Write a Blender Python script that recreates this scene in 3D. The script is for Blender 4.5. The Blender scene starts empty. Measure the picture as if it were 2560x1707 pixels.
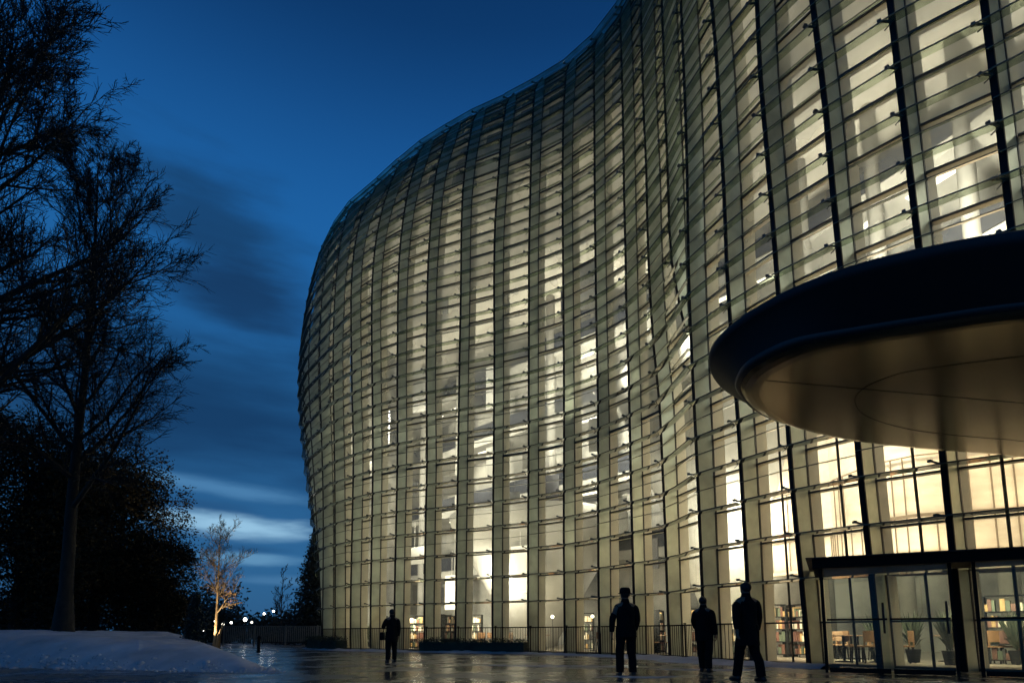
import bpy, bmesh, math, random
from mathutils import Vector, Matrix, noise
R = math.radians
scene = bpy.context.scene
col = scene.collection

# ---------------------------------------------------------------- camera
HC = 0.828
cam_d = bpy.data.cameras.new('camera'); cam = bpy.data.objects.new('camera', cam_d); col.objects.link(cam)
cam.location = (0, 0, HC); cam.rotation_euler = (R(90 + 7.2388), 0, 0)
cam_d.sensor_width = 36; cam_d.lens = 21.094; cam_d.shift_y = 0.21132
cam_d.clip_start = 0.1; cam_d.clip_end = 3000
scene.camera = cam

# ---------------------------------------------------------------- dusk sky
SKYGAIN = 1.32
SKY_CLOUDS = [
 # az, el, half-width, half-height, amount, colour, tilt, wobble
 (-29.0, 33.0, 9.5, 5.4, .85, (.006, .036, .098), -.15, 1.5),
 (-25.5, 27.9, 8.2, 4.0, .9, (.0055, .030, .085), -.10, 1.5),
 (-30, 18.5, 22, 8.0, .92, (.0045, .030, .085), 0, .9),
 (-10, 15.5, 14, 6.0, .8, (.0045, .030, .085), 0, .8),
 (-27.5, 12.6, 9.0, 1.0, .75, (.060, .180, .340), -.06, 2.4),
 (-27.5, 10.9, 6.0, .8, .7, (.012, .060, .150), -.08, 1.0),
 (-24.5, 9.3, 8.6, 1.25, 1.0, (.22, .40, .55), -.05, 2.4),
 (-21.5, 8.3, 3.2, .40, .5, (.050, .150, .280), 0, 1.0),
 (-23.8, 6.6, 5.5, .7, .75, (.10, .24, .39), .03, 2.6),
 (-24.0, 7.4, 5.0, .45, .6, (.010, .055, .140), 0, 1.0),
 (-22.0, 4.7, 5.5, .6, .6, (.050, .150, .290), 0, 2.4),
 (10, 10.5, 9, .9, .8, (.10, .22, .36), 0, 1.2),
 (60, 9, 25, 1.2, .7, (.08, .19, .33), 0, 1.2),
 (-75, 9, 20, 1.2, .7, (.08, .19, .33), 0, 1.2),
]
LAMPS = []
ATRIUMW = 120.; LOWW = 140.; DRUMW = 46.
VOIDW = 5.
SEGW = (1, 1, .9, .5, .4, .8, 1.3)
WASH = [((-7.6, 33.5, 13.0), (-6.5, 50, 17.0), 1500), ((-4.6, 32.5, 13.0), (-1.0, 46, 18.5), 900), ((3.4, 29.0, 12.0), (6.5, 39, 19.0), 1800), ((3.4, 28.4, 8.0), (7, 37, 13.0), 900),
 ((-1.6, 31.0, 3.0), (1, 40, 6.0), 350), ((14.0, 13.2, 8.5), (22, 19, 13.5), 1900), ((11.0, 17.0, 12.5), (19, 26, 20), 1500), ((7.6, 21.0, 4), (13, 30, 8), 300), ((-9.0, 36.5, 3), (-6, 50, 6), 500)]
WROWS = [(1.6, 240, (1, .87, .64)), (5.5, 108, (1, .92, .76)), (10.5, 125, (1, .93, .80)), (15.5, 112, (1, .94, .82)), (19, 34, (1, .94, .82))]
world = bpy.data.worlds.new('World'); scene.world = world; world.use_nodes = True
nt = world.node_tree; N = nt.nodes; LK = nt.links; N.clear()
def nd(t, **kw):
    n = N.new(t)
    for k, v in kw.items(): setattr(n, k, v)
    return n
def mth(op, a, b=None, c=None, clamp=False):
    n = N.new('ShaderNodeMath'); n.operation = op; n.use_clamp = clamp
    for i, v in enumerate((a, b, c)):
        if v is None: continue
        if isinstance(v, (int, float)): n.inputs[i].default_value = v
        else: LK.new(v, n.inputs[i])
    return n.outputs[0]
def mixc(fac, a, b, mode='MIX'):
    n = N.new('ShaderNodeMix'); n.data_type = 'RGBA'; n.blend_type = mode
    for i, v in ((0, fac), (6, a), (7, b)):
        if isinstance(v, (int, float)): n.inputs[i].default_value = v
        elif isinstance(v, tuple): n.inputs[i].default_value = (*v, 1)
        else: LK.new(v, n.inputs[i])
    return n.outputs[2]
tc = nd('ShaderNodeTexCoord'); sp = nd('ShaderNodeSeparateXYZ'); LK.new(tc.outputs['Generated'], sp.inputs[0])
X, Y, Z = sp.outputs
EL = mth('ARCSINE', Z)
AZ = mth('ARCTAN2', X, Y)
sky = nd('ShaderNodeTexSky', sky_type='NISHITA'); sky.sun_disc = False
sky.sun_elevation = R(-4); sky.sun_rotation = R(-25); sky.air_density = 1.2; sky.dust_density = 0.6; sky.ozone_density = 4
# clear sky: brightest about 35-45 degrees up, deeper towards the zenith
ramp = nd('ShaderNodeValToRGB'); cr = ramp.color_ramp; cr.interpolation = 'B_SPLINE'
LK.new(mth('DIVIDE', EL, R(90), clamp=True), ramp.inputs[0])
stops = [(0.0, (0.013, 0.070, 0.165)), (0.07, (0.020, 0.100, 0.230)), (0.15, (0.014, 0.082, 0.200)), (0.27, (0.010, 0.075, 0.205)),
         (0.37, (0.010, 0.100, 0.300)), (0.46, (0.006, 0.060, 0.200)), (0.54, (0.0025, 0.027, 0.098)), (0.68, (0.0013, 0.013, 0.052)), (1.0, (0.0015, 0.012, 0.040))]
while len(cr.elements) < len(stops): cr.elements.new(0.5)
for e, (p, c) in zip(cr.elements, stops): e.position = p; e.color = (*c, 1)
base = ramp.outputs[0]
# layered cloud, long and flat near the horizon
cmb = nd('ShaderNodeCombineXYZ'); LK.new(mth('MULTIPLY', AZ, 3.6), cmb.inputs[0]); LK.new(mth('MULTIPLY', EL, 17.0), cmb.inputs[1])
nz = nd('ShaderNodeTexNoise'); nz.inputs['Scale'].default_value = 1.5; nz.inputs['Detail'].default_value = 6; nz.inputs['Roughness'].default_value = 0.5
LK.new(cmb.outputs[0], nz.inputs['Vector'])
nv = nz.outputs['Fac']
cmb2 = nd('ShaderNodeCombineXYZ'); LK.new(mth('MULTIPLY', AZ, 1.0), cmb2.inputs[0]); LK.new(mth('MULTIPLY', EL, 1.4), cmb2.inputs[1])
nz2 = nd('ShaderNodeTexNoise'); nz2.inputs['Scale'].default_value = 3.4; nz2.inputs['Detail'].default_value = 5
LK.new(cmb2.outputs[0], nz2.inputs['Vector']); nv2 = nz2.outputs['Fac']
def smooth(v, a, b):
    n = N.new('ShaderNodeMapRange'); n.interpolation_type = 'SMOOTHSTEP'
    LK.new(v, n.inputs[0]); n.inputs[1].default_value = a; n.inputs[2].default_value = b
    return n.outputs[0]
def cloud(az, el, wa, we, amp, tilt=0.0, wob=0.6, nsrc=None):
    """soft elongated cloud centred on a sky direction (degrees)"""
    ns = nsrc or nv
    da = mth('DIVIDE', mth('SUBTRACT', AZ, R(az)), R(wa))
    e0 = mth('ADD', mth('SUBTRACT', EL, R(el)), mth('MULTIPLY', mth('SUBTRACT', AZ, R(az)), -tilt))
    de = mth('DIVIDE', e0, R(we))
    r = mth('SQRT', mth('ADD', mth('MULTIPLY', da, da), mth('MULTIPLY', de, de)))
    r = mth('ADD', r, mth('MULTIPLY', mth('SUBTRACT', ns, 0.5), wob))
    n = N.new('ShaderNodeMapRange'); n.interpolation_type = 'SMOOTHSTEP'
    LK.new(r, n.inputs[0]); n.inputs[1].default_value = 1.15; n.inputs[2].default_value = 0.1
    n.inputs[3].default_value = 0; n.inputs[4].default_value = amp
    return n.outputs[0]
c_ = base
c_ = mixc(mth('MULTIPLY', smooth(nv2, 0.50, 0.72), mth('MULTIPLY', smooth(EL, R(38), R(24)), 0.35)), c_, (0.010, 0.045, 0.120))
DARK = (0.0065, 0.032, 0.088)
SKY_MARK = 1
for a in SKY_CLOUDS:
    c_ = mixc(cloud(*a[:5], *a[6:]), c_, a[5])
out = mixc(1.0, c_, mixc(1.0, sky.outputs[0], (0.10, 0.10, 0.10), 'MULTIPLY'), 'ADD')
bgn = nd('ShaderNodeBackground'); LK.new(out, bgn.inputs[0]); bgn.inputs[1].default_value = SKYGAIN
wo = nd('ShaderNodeOutputWorld'); LK.new(bgn.outputs[0], wo.inputs[0])

sun_d = bpy.data.lights.new('sun', 'SUN'); sun = bpy.data.objects.new('sun', sun_d); col.objects.link(sun)
sun_d.energy = 0.012; sun_d.angle = R(20); sun_d.color = (0.75, 0.85, 1.0); sun.rotation_euler = (R(70), 0, R(-25))

scene.view_settings.view_transform = 'Standard'; scene.view_settings.look = 'None'
scene.view_settings.exposure = 0; scene.view_settings.gamma = 1
scene.render.engine = 'CYCLES'
cy = scene.cycles
cy.use_denoising = True
cy.max_bounces = 7; cy.diffuse_bounces = 4; cy.glossy_bounces = 4; cy.transmission_bounces = 4; cy.transparent_max_bounces = 48
cy.sample_clamp_indirect = 4.0; cy.caustics_reflective = False; cy.caustics_refractive = False
cy.use_adaptive_sampling = True; cy.adaptive_threshold = 0.02
FIN={
-7:[[-9.45,47.06],[-9.86,46.86],[-10.27,46.63],[-10.7,46.36],[-11.16,46.12],[-11.69,46.02],[-12.28,46.23],[-12.85,46.78],[-13.25,47.45],[-13.36,47.95],[-13.21,48.26],[-12.92,48.6],[-12.62,49.16],[-12.34,49.95],[-12.08,50.87]],
-6:[[-10.59,45.67],[-10.95,45.43],[-11.32,45.16],[-11.71,44.87],[-12.13,44.61],[-12.62,44.48],[-13.17,44.66],[-13.71,45.2],[-14.1,45.87],[-14.23,46.37],[-14.1,46.69],[-13.84,47.05],[-13.57,47.63],[-13.33,48.45],[-13.11,49.39]],
-5:[[-11.38,44.05],[-11.69,43.79],[-12.01,43.5],[-12.35,43.19],[-12.74,42.91],[-13.17,42.76],[-13.68,42.93],[-14.19,43.46],[-14.57,44.13],[-14.71,44.64],[-14.61,44.97],[-14.39,45.34],[-14.16,45.93],[-13.95,46.76],[-13.77,47.72]],
-4:[[-11.78,42.29],[-12.04,42.02],[-12.31,41.73],[-12.61,41.41],[-12.94,41.12],[-13.33,40.97],[-13.79,41.14],[-14.27,41.67],[-14.65,42.33],[-14.8,42.84],[-14.72,43.17],[-14.53,43.54],[-14.34,44.14],[-14.18,44.97],[-14.05,45.94]],
-3:[[-11.78,40.49],[-11.98,40.22],[-12.2,39.93],[-12.45,39.62],[-12.74,39.33],[-13.08,39.19],[-13.49,39.36],[-13.94,39.9],[-14.31,40.56],[-14.47,41.07],[-14.42,41.4],[-14.27,41.76],[-14.12,42.35],[-14.01,43.18],[-13.92,44.15]],
-2:[[-11.39,38.8],[-11.54,38.54],[-11.71,38.26],[-11.92,37.96],[-12.16,37.68],[-12.44,37.53],[-12.79,37.68],[-13.19,38.17],[-13.55,38.82],[-13.74,39.37],[-13.75,39.77],[-13.65,40.18],[-13.55,40.78],[-13.47,41.59],[-13.41,42.52]],
-1:[[-10.98,37.08],[-11.07,36.85],[-11.18,36.6],[-11.32,36.33],[-11.48,36.08],[-11.68,35.94],[-11.94,36.05],[-12.27,36.45],[-12.58,37.03],[-12.78,37.56],[-12.82,37.98],[-12.76,38.43],[-12.66,39.02],[-12.55,39.8],[-12.44,40.69]],
0:[[-10.46,35.41],[-10.46,35.21],[-10.47,35.0],[-10.49,34.79],[-10.55,34.6],[-10.67,34.5],[-10.86,34.57],[-11.11,34.87],[-11.36,35.33],[-11.52,35.8],[-11.58,36.21],[-11.55,36.64],[-11.47,37.22],[-11.38,37.96],[-11.27,38.81]],
1:[[-9.36,34.04],[-9.38,33.83],[-9.4,33.61],[-9.43,33.4],[-9.48,33.21],[-9.57,33.11],[-9.7,33.14],[-9.87,33.34],[-10.03,33.68],[-10.15,34.06],[-10.19,34.43],[-10.15,34.85],[-10.05,35.4],[-9.91,36.11],[-9.74,36.91]],
2:[[-8.19,32.75],[-8.21,32.55],[-8.19,32.35],[-8.17,32.15],[-8.16,31.98],[-8.21,31.87],[-8.34,31.84],[-8.45,31.9],[-8.59,32.07],[-8.73,32.4],[-8.76,32.81],[-8.48,32.97],[-8.02,33.49],[-7.71,34.15],[-7.67,35.01]],
3:[[-6.94,31.75],[-6.95,31.53],[-6.93,31.33],[-6.91,31.12],[-6.89,30.92],[-6.94,30.82],[-7.02,30.77],[-7.1,30.73],[-7.18,30.8],[-7.23,31.07],[-7.17,31.45],[-6.83,31.59],[-6.46,32.08],[-6.21,32.71],[-6.18,33.53]],
4:[[-5.54,30.83],[-5.52,30.59],[-5.5,30.41],[-5.46,30.17],[-5.43,29.95],[-5.45,29.83],[-5.5,29.76],[-5.52,29.67],[-5.55,29.67],[-5.55,29.86],[-5.45,30.17],[-5.17,30.3],[-4.87,30.76],[-4.67,31.36],[-4.64,32.14]],
5:[[-3.88,29.99],[-3.87,29.74],[-3.85,29.55],[-3.83,29.34],[-3.8,29.14],[-3.84,29.01],[-3.88,28.91],[-3.88,28.81],[-3.88,28.76],[-3.83,28.87],[-3.74,29.1],[-3.54,29.21],[-3.22,29.65],[-3.02,30.22],[-2.97,30.98]],
6:[[-2.27,29.17],[-2.24,28.9],[-2.22,28.7],[-2.2,28.55],[-2.19,28.42],[-2.17,28.29],[-2.16,28.18],[-2.13,28.08],[-2.11,28.01],[-2.11,28.04],[-2.07,28.21],[-1.9,28.31],[-1.69,28.73],[-1.53,29.28],[-1.48,30.01]],
7:[[-0.47,28.32],[-0.47,28.05],[-0.46,27.85],[-0.45,27.74],[-0.44,27.65],[-0.43,27.54],[-0.42,27.43],[-0.44,27.34],[-0.44,27.26],[-0.4,27.25],[-0.27,27.39],[-0.13,27.48],[0.05,27.89],[0.17,28.42],[0.23,29.12]],
8:[[1.17,27.38],[1.17,27.1],[1.18,26.91],[1.19,26.81],[1.2,26.76],[1.2,26.67],[1.21,26.57],[1.22,26.49],[1.23,26.4],[1.28,26.39],[1.34,26.55],[1.42,26.63],[1.53,27.02],[1.65,27.53],[1.73,28.21]],
9:[[2.75,26.16],[2.73,25.87],[2.72,25.67],[2.73,25.62],[2.75,25.64],[2.76,25.62],[2.76,25.55],[2.76,25.47],[2.76,25.37],[2.77,25.37],[2.82,25.56],[2.89,25.62],[3.03,25.99],[3.16,26.48],[3.27,27.13]],
10:[[4.03,24.65],[3.99,24.36],[3.99,24.16],[4.02,24.18],[4.07,24.3],[4.09,24.35],[4.07,24.32],[4.07,24.25],[4.07,24.15],[4.09,24.16],[4.15,24.34],[4.18,24.4],[4.28,24.74],[4.39,25.2],[4.52,25.81]],
11:[[5.11,23.14],[5.06,22.84],[5.02,22.64],[5.04,22.66],[5.09,22.79],[5.12,22.89],[5.11,22.91],[5.12,22.84],[5.1,22.73],[5.13,22.74],[5.18,22.92],[5.19,22.95],[5.25,23.26],[5.34,23.69],[5.47,24.26]],
12:[[6.12,21.79],[6.03,21.49],[5.98,21.26],[5.95,21.17],[5.95,21.24],[5.83,21.33],[5.77,21.36],[5.73,21.29],[5.73,21.19],[5.71,21.21],[5.75,21.36],[5.76,21.38],[5.85,21.65],[5.96,22.04],[6.1,22.57]],
12.5:[[6.45,20.51],[6.36,20.22],[6.29,19.95],[6.24,19.78],[6.2,19.74],[6.17,19.76],[6.17,19.75],[6.16,19.69],[6.14,19.61],[6.14,19.63],[6.19,19.76],[6.18,19.76],[6.26,20.0],[6.37,20.35],[6.52,20.84]],
13:[[6.6,19.19],[6.5,18.89],[6.42,18.62],[6.35,18.41],[6.3,18.28],[6.28,18.2],[6.3,18.14],[6.34,18.07],[6.34,18.0],[6.35,18.02],[6.39,18.12],[6.38,18.1],[6.46,18.31],[6.57,18.62],[6.73,19.06]],
14:[[7.44,17.8],[7.32,17.5],[7.21,17.22],[7.11,17.0],[6.98,16.82],[6.9,16.68],[6.9,16.57],[6.86,16.47],[6.82,16.41],[6.75,16.42],[6.71,16.47],[6.63,16.43],[6.66,16.6],[6.74,16.87],[6.88,17.26]],
15:[[8.4,16.43],[8.2,16.12],[7.99,15.82],[7.86,15.59],[7.75,15.42],[7.65,15.26],[7.55,15.11],[7.45,14.98],[7.46,14.93],[7.47,14.93],[7.5,14.95],[7.48,14.89],[7.56,15.03],[7.68,15.26],[7.86,15.61]],
16:[[9.51,15.15],[9.27,14.84],[9.02,14.54],[8.85,14.31],[8.71,14.14],[8.57,13.98],[8.44,13.8],[8.27,13.67],[8.14,13.61],[8.04,13.61],[7.95,13.61],[7.81,13.53],[7.81,13.64],[7.88,13.84],[8.03,14.15]],
17:[[10.71,13.99],[10.47,13.71],[10.23,13.43],[10.03,13.2],[9.84,13.0],[9.65,12.81],[9.48,12.65],[9.33,12.53],[9.24,12.47],[9.16,12.44],[9.1,12.41],[8.99,12.32],[9.02,12.4],[9.12,12.58],[9.31,12.85]],
18:[[11.9,12.9],[11.7,12.66],[11.49,12.43],[11.29,12.19],[11.09,11.96],[10.91,11.75],[10.75,11.61],[10.63,11.51],[10.53,11.44],[10.44,11.38],[10.35,11.32],[10.23,11.22],[10.26,11.28],[10.38,11.42],[10.59,11.67]],
19:[[13.09,11.77],[12.91,11.58],[12.73,11.37],[12.51,11.13],[12.28,10.87],[12.08,10.64],[11.9,10.51],[11.81,10.44],[11.73,10.36],[11.64,10.26],[11.56,10.18],[11.44,10.06],[11.49,10.1],[11.63,10.22],[11.87,10.43]],
20:[[14.29,10.65],[14.12,10.49],[13.97,10.32],[13.74,10.07],[13.47,9.77],[13.25,9.52],[13.05,9.41],[12.99,9.36],[12.93,9.27],[12.84,9.15],[12.76,9.03],[12.64,8.9],[12.71,8.92],[12.88,9.01],[13.15,9.19]],
21:[[15.48,9.52],[15.34,9.4],[15.2,9.26],[14.96,9.01],[14.66,8.68],[14.43,8.41],[14.2,8.31],[14.17,8.28],[14.12,8.19],[14.04,8.04],[13.96,7.89],[13.85,7.75],[13.94,7.74],[14.12,7.8],[14.43,7.95]],
}# ---------------------------------------------------------------- helpers
M = 1.15
def zl(L):
    z = min(L, 20); inc = (.95, .9, .85, .8, .7, .65, .55, .5)
    for i in range(8):
        if L > 20 + i: z += inc[i] * min(1, L - 20 - i)
    return z * M
class MB:
    def __init__(s): s.v = []; s.f = []; s.mi = []
    def add(s, vs, fs, mi=0):
        o = len(s.v); s.v += [tuple(v) for v in vs]; s.f += [tuple(i + o for i in f) for f in fs]; s.mi += [mi] * len(fs)
    def hexa(s, a, b, mi=0):
        """a, b: lists of 4 corners (same winding), closed into a solid"""
        s.add(list(a) + list(b), [(3, 2, 1, 0), (4, 5, 6, 7), (0, 1, 5, 4), (1, 2, 6, 5), (2, 3, 7, 6), (3, 0, 4, 7)], mi)
    def box(s, c, size, rz=0, mi=0):
        cx, cy_, cz = c; hx, hy, hz = size[0] / 2, size[1] / 2, size[2] / 2
        ca, sa = math.cos(rz), math.sin(rz)
        p = lambda x, y, z: (cx + x * ca - y * sa, cy_ + x * sa + y * ca, cz + z)
        s.hexa([p(-hx, -hy, -hz), p(hx, -hy, -hz), p(hx, hy, -hz), p(-hx, hy, -hz)],
               [p(-hx, -hy, hz), p(hx, -hy, hz), p(hx, hy, hz), p(-hx, hy, hz)], mi)
    def bar(s, a, b, w, h, up=(0, 0, 1), mi=0):
        a = Vector(a); b = Vector(b); d = b - a
        if d.length < 1e-6: return
        d.normalize(); u = Vector(up); sx = d.cross(u)
        if sx.length < 1e-4: sx = d.cross(Vector((1, 0, 0)))
        sx.normalize(); u = sx.cross(d)
        q = lambda p: [p - sx * w / 2 - u * h / 2, p + sx * w / 2 - u * h / 2, p + sx * w / 2 + u * h / 2, p - sx * w / 2 + u * h / 2]
        s.hexa(q(a), q(b), mi)
    def tube(s, pts, rad, n=6, cap=True, mi=0):
        pts = [Vector(p) for p in pts]; o = len(s.v)
        ref = Vector((0.31, 0.17, 0.93)).normalized()
        for i, p in enumerate(pts):
            d = (pts[min(i + 1, len(pts) - 1)] - pts[max(i - 1, 0)])
            d = d.normalized() if d.length > 1e-9 else Vector((0, 0, 1))
            r = ref if abs(d.dot(ref)) < .95 else Vector((1, 0, 0))
            a = d.cross(r).normalized(); b = d.cross(a)
            for k in range(n):
                t = 2 * math.pi * k / n
                s.v.append(tuple(p + (a * math.cos(t) + b * math.sin(t)) * rad[i]))
        for i in range(len(pts) - 1):
            for k in range(n):
                k2 = (k + 1) % n
                s.f.append((o + i * n + k, o + i * n + k2, o + (i + 1) * n + k2, o + (i + 1) * n + k)); s.mi.append(mi)
        if cap:
            s.f.append(tuple(o + k for k in range(n))[::-1]); s.mi.append(mi)
            s.f.append(tuple(o + (len(pts) - 1) * n + k for k in range(n))); s.mi.append(mi)
    def lathe(s, prof, c, n=24, mi=0):
        o = len(s.v)
        for r, z in prof:
            for k in range(n):
                t = 2 * math.pi * k / n; s.v.append((c[0] + r * math.cos(t), c[1] + r * math.sin(t), c[2] + z))
        for i in range(len(prof) - 1):
            for k in range(n):
                k2 = (k + 1) % n
                s.f.append((o + i * n + k, o + i * n + k2, o + (i + 1) * n + k2, o + (i + 1) * n + k)); s.mi.append(mi)
    def prism(s, poly, z0, z1, mi=0):
        n = len(poly); o = len(s.v)
        s.v += [(x, y, z0) for x, y in poly] + [(x, y, z1) for x, y in poly]
        s.f.append(tuple(o + k for k in range(n))[::-1]); s.f.append(tuple(o + n + k for k in range(n))); s.mi += [mi, mi]
        for k in range(n):
            k2 = (k + 1) % n; s.f.append((o + k, o + k2, o + n + k2, o + n + k)); s.mi.append(mi)
    def build(s, name, mat, parent=None, smooth=False):
        me = bpy.data.meshes.new(name); me.from_pydata(s.v, [], s.f)
        ms = mat if isinstance(mat, (list, tuple)) else [mat]
        for m_ in ms: me.materials.append(m_)
        if len(ms) > 1: me.polygons.foreach_set('material_index', s.mi)
        if smooth: me.polygons.foreach_set('use_smooth', [True] * len(me.polygons))
        me.validate(); me.update()
        o = bpy.data.objects.new(name, me); col.objects.link(o)
        if parent:
            o.parent = parent; o.matrix_parent_inverse = Matrix.Translation(-Vector(parent.location)) if parent.type == 'EMPTY' and not parent.parent else Matrix.Identity(4)
        return o
def thing(name, label, cat, loc=(0, 0, 0), group=None):
    o = bpy.data.objects.new(name, None); col.objects.link(o); o.location = loc; o.empty_display_size = 0.2
    o['label'] = label; o['category'] = cat
    if group: o['group'] = group
    return o
def tag(o, label, cat, group=None):
    o['label'] = label; o['category'] = cat
    if group: o['group'] = group
    return o
def struct(o, kind='structure'): o['kind'] = kind; return o

# ---------------------------------------------------------------- materials
def mat(name, color=(.5, .5, .5), rough=.6, metal=0, spec=.5, nscale=None, namp=.25, bump=0, bscale=None, emit=None, estr=0, vec='Object', stretch=None, col2=None):
    m = bpy.data.materials.new(name); m.use_nodes = True; t = m.node_tree; b = t.nodes['Principled BSDF']
    b.inputs['Roughness'].default_value = rough; b.inputs['Metallic'].default_value = metal; b.inputs['Specular IOR Level'].default_value = spec
    b.inputs['Base Color'].default_value = (*color, 1)
    tcn = t.nodes.new('ShaderNodeTexCoord'); src = tcn.outputs[vec]
    if stretch:
        mp = t.nodes.new('ShaderNodeMapping'); mp.inputs['Scale'].default_value = stretch; t.links.new(src, mp.inputs[0]); src = mp.outputs[0]
    if nscale:
        n = t.nodes.new('ShaderNodeTexNoise'); n.inputs['Scale'].default_value = nscale; n.inputs['Detail'].default_value = 5; n.inputs['Roughness'].default_value = .6
        t.links.new(src, n.inputs['Vector'])
        r = t.nodes.new('ShaderNodeValToRGB'); r.color_ramp.elements[0].position = .3; r.color_ramp.elements[1].position = .7
        c2 = col2 or tuple(c * (1 + namp) for c in color); c1 = tuple(c * (1 - namp) for c in color)
        r.color_ramp.elements[0].color = (*c1, 1); r.color_ramp.elements[1].color = (*c2, 1)
        t.links.new(n.outputs['Fac'], r.inputs[0]); t.links.new(r.outputs[0], b.inputs['Base Color'])
    if bump:
        n2 = t.nodes.new('ShaderNodeTexNoise'); n2.inputs['Scale'].default_value = bscale or 8; n2.inputs['Detail'].default_value = 5
        t.links.new(src, n2.inputs['Vector']); bm_ = t.nodes.new('ShaderNodeBump'); bm_.inputs['Strength'].default_value = bump
        t.links.new(n2.outputs['Fac'], bm_.inputs['Height']); t.links.new(bm_.outputs[0], b.inputs['Normal'])
    if emit:
        b.inputs['Emission Color'].default_value = (*emit, 1); b.inputs['Emission Strength'].default_value = estr
    return m
def glassmat(name, tint, rough=.03, haze=0., hazecol=(.6, .65, .55), ior=1.45, refl=1.0, streak=0):
    m = bpy.data.materials.new(name); m.use_nodes = True; t = m.node_tree; t.nodes.clear()
    o = t.nodes.new('ShaderNodeOutputMaterial'); tr = t.nodes.new('ShaderNodeBsdfTransparent'); tr.inputs[0].default_value = (*tint, 1)
    gl = t.nodes.new('ShaderNodeBsdfGlossy'); gl.inputs['Roughness'].default_value = rough; gl.inputs[0].default_value = (refl, refl, refl, 1)
    fr = t.nodes.new('ShaderNodeFresnel'); fr.inputs[0].default_value = ior
    mx = t.nodes.new('ShaderNodeMixShader'); t.links.new(fr.outputs[0], mx.inputs[0]); t.links.new(tr.outputs[0], mx.inputs[1]); t.links.new(gl.outputs[0], mx.inputs[2])
    last = mx.outputs[0]
    if haze:
        df = t.nodes.new('ShaderNodeBsdfDiffuse'); df.inputs[0].default_value = (*hazecol, 1)
        tl = t.nodes.new('ShaderNodeBsdfTranslucent'); tl.inputs[0].default_value = (*hazecol, 1)
        ad = t.nodes.new('ShaderNodeMixShader'); ad.inputs[0].default_value = .5; t.links.new(df.outputs[0], ad.inputs[1]); t.links.new(tl.outputs[0], ad.inputs[2])
        m2 = t.nodes.new('ShaderNodeMixShader'); m2.inputs[0].default_value = haze; t.links.new(last, m2.inputs[1]); t.links.new(ad.outputs[0], m2.inputs[2]); last = m2.outputs[0]
        if streak:
            tcn = t.nodes.new('ShaderNodeTexCoord'); n = t.nodes.new('ShaderNodeTexNoise'); n.inputs['Scale'].default_value = streak; n.inputs['Detail'].default_value = 4
            t.links.new(tcn.outputs['Object'], n.inputs['Vector']); mr = t.nodes.new('ShaderNodeMapRange'); mr.inputs[1].default_value = .35; mr.inputs[2].default_value = .7
            mr.inputs[3].default_value = haze * .3; mr.inputs[4].default_value = haze * 1.8; t.links.new(n.outputs['Fac'], mr.inputs[0]); t.links.new(mr.outputs[0], m2.inputs[0])
    t.links.new(last, o.inputs[0]); return m
WARM = (1.0, .93, .80)
m_fin = mat('fin_paint', (.55, .60, .50), .36, metal=.55, spec=.4, nscale=.7, namp=.28, bump=.04, bscale=3)
m_flange = mat('dark_flange', (.010, .012, .015), .6, spec=.2)
m_rib = mat('inner_rib_cream', (.86, .82, .68), .5, nscale=.8, namp=.12)
m_trans = mat('dark_transom', (.02, .024, .022), .4)
m_bracket = mat('bracket_steel', (.05, .06, .055), .35, metal=.6)
m_glass = glassmat('curtain_glass', (.86, .89, .81), .03, haze=.13, hazecol=(.62, .64, .52), streak=.35)
m_louver = glassmat('louver_glass', (.84, .88, .80), .08, haze=.20, hazecol=(.22, .26, .19), ior=1.2, streak=1.5)
m_edge = mat('louver_edge', (.10, .12, .09), .4)
m_frost = glassmat('frosted_glass', (.84, .87, .79), .05, haze=.38, hazecol=(.60, .62, .50), streak=.30)
m_clear = glassmat('clear_glass', (.86, .93, .87), .02, haze=.02)
m_conc = mat('interior_concrete', (.32, .31, .28), .7, nscale=.5, namp=.2, bump=.1)
m_dark = mat('roof_dark', (.03, .032, .035), .6, nscale=1, namp=.2)
m_roof = mat('roof_grey', (.20, .21, .18), .7, nscale=.6, namp=.3)
m_floor = mat('interior_floor', (.20, .175, .14), .3, nscale=.6, namp=.15)
m_ceil = mat('interior_ceiling', (.66, .62, .54), .7, nscale=.3, namp=.12)
m_soffit = mat('soffit_metal', (.215, .17, .112), .2, metal=.92, nscale=.35, namp=.14, bump=.02, bscale=.8)
m_rim = mat('rim_metal', (.028, .030, .036), .6, spec=.25)
m_black = mat('black_steel', (.010, .011, .012), .75, spec=.12)
m_lamp = mat('lamp_white', (.8, .8, .8), .5, emit=(1, .90, .72), estr=2.6)
m_lampw = mat('lamp_cool', (.8, .8, .8), .5, emit=(1, .96, .88), estr=14)
m_snow = mat('snow', (.48, .47, .50), .85, spec=.15, nscale=.9, namp=.25, bump=.5, bscale=3.0)
m_drum = mat('drum_plaster', (.56, .48, .38), .6, nscale=.30, namp=.42, stretch=(1, 1, 2.8))
m_drumt = mat('drum_trim', (.16, .12, .08), .5)
m_bark = mat('bark', (.013, .012, .011), .9, nscale=6, namp=.4, bump=.4, bscale=14)
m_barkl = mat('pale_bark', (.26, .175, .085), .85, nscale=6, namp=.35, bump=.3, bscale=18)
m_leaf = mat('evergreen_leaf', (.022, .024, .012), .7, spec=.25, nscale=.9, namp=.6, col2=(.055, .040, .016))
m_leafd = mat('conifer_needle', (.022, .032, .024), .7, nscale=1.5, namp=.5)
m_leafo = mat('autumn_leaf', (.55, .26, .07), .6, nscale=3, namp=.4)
m_hedge = mat('hedge_leaf', (.030, .040, .022), .7, nscale=2, namp=.5)

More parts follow.
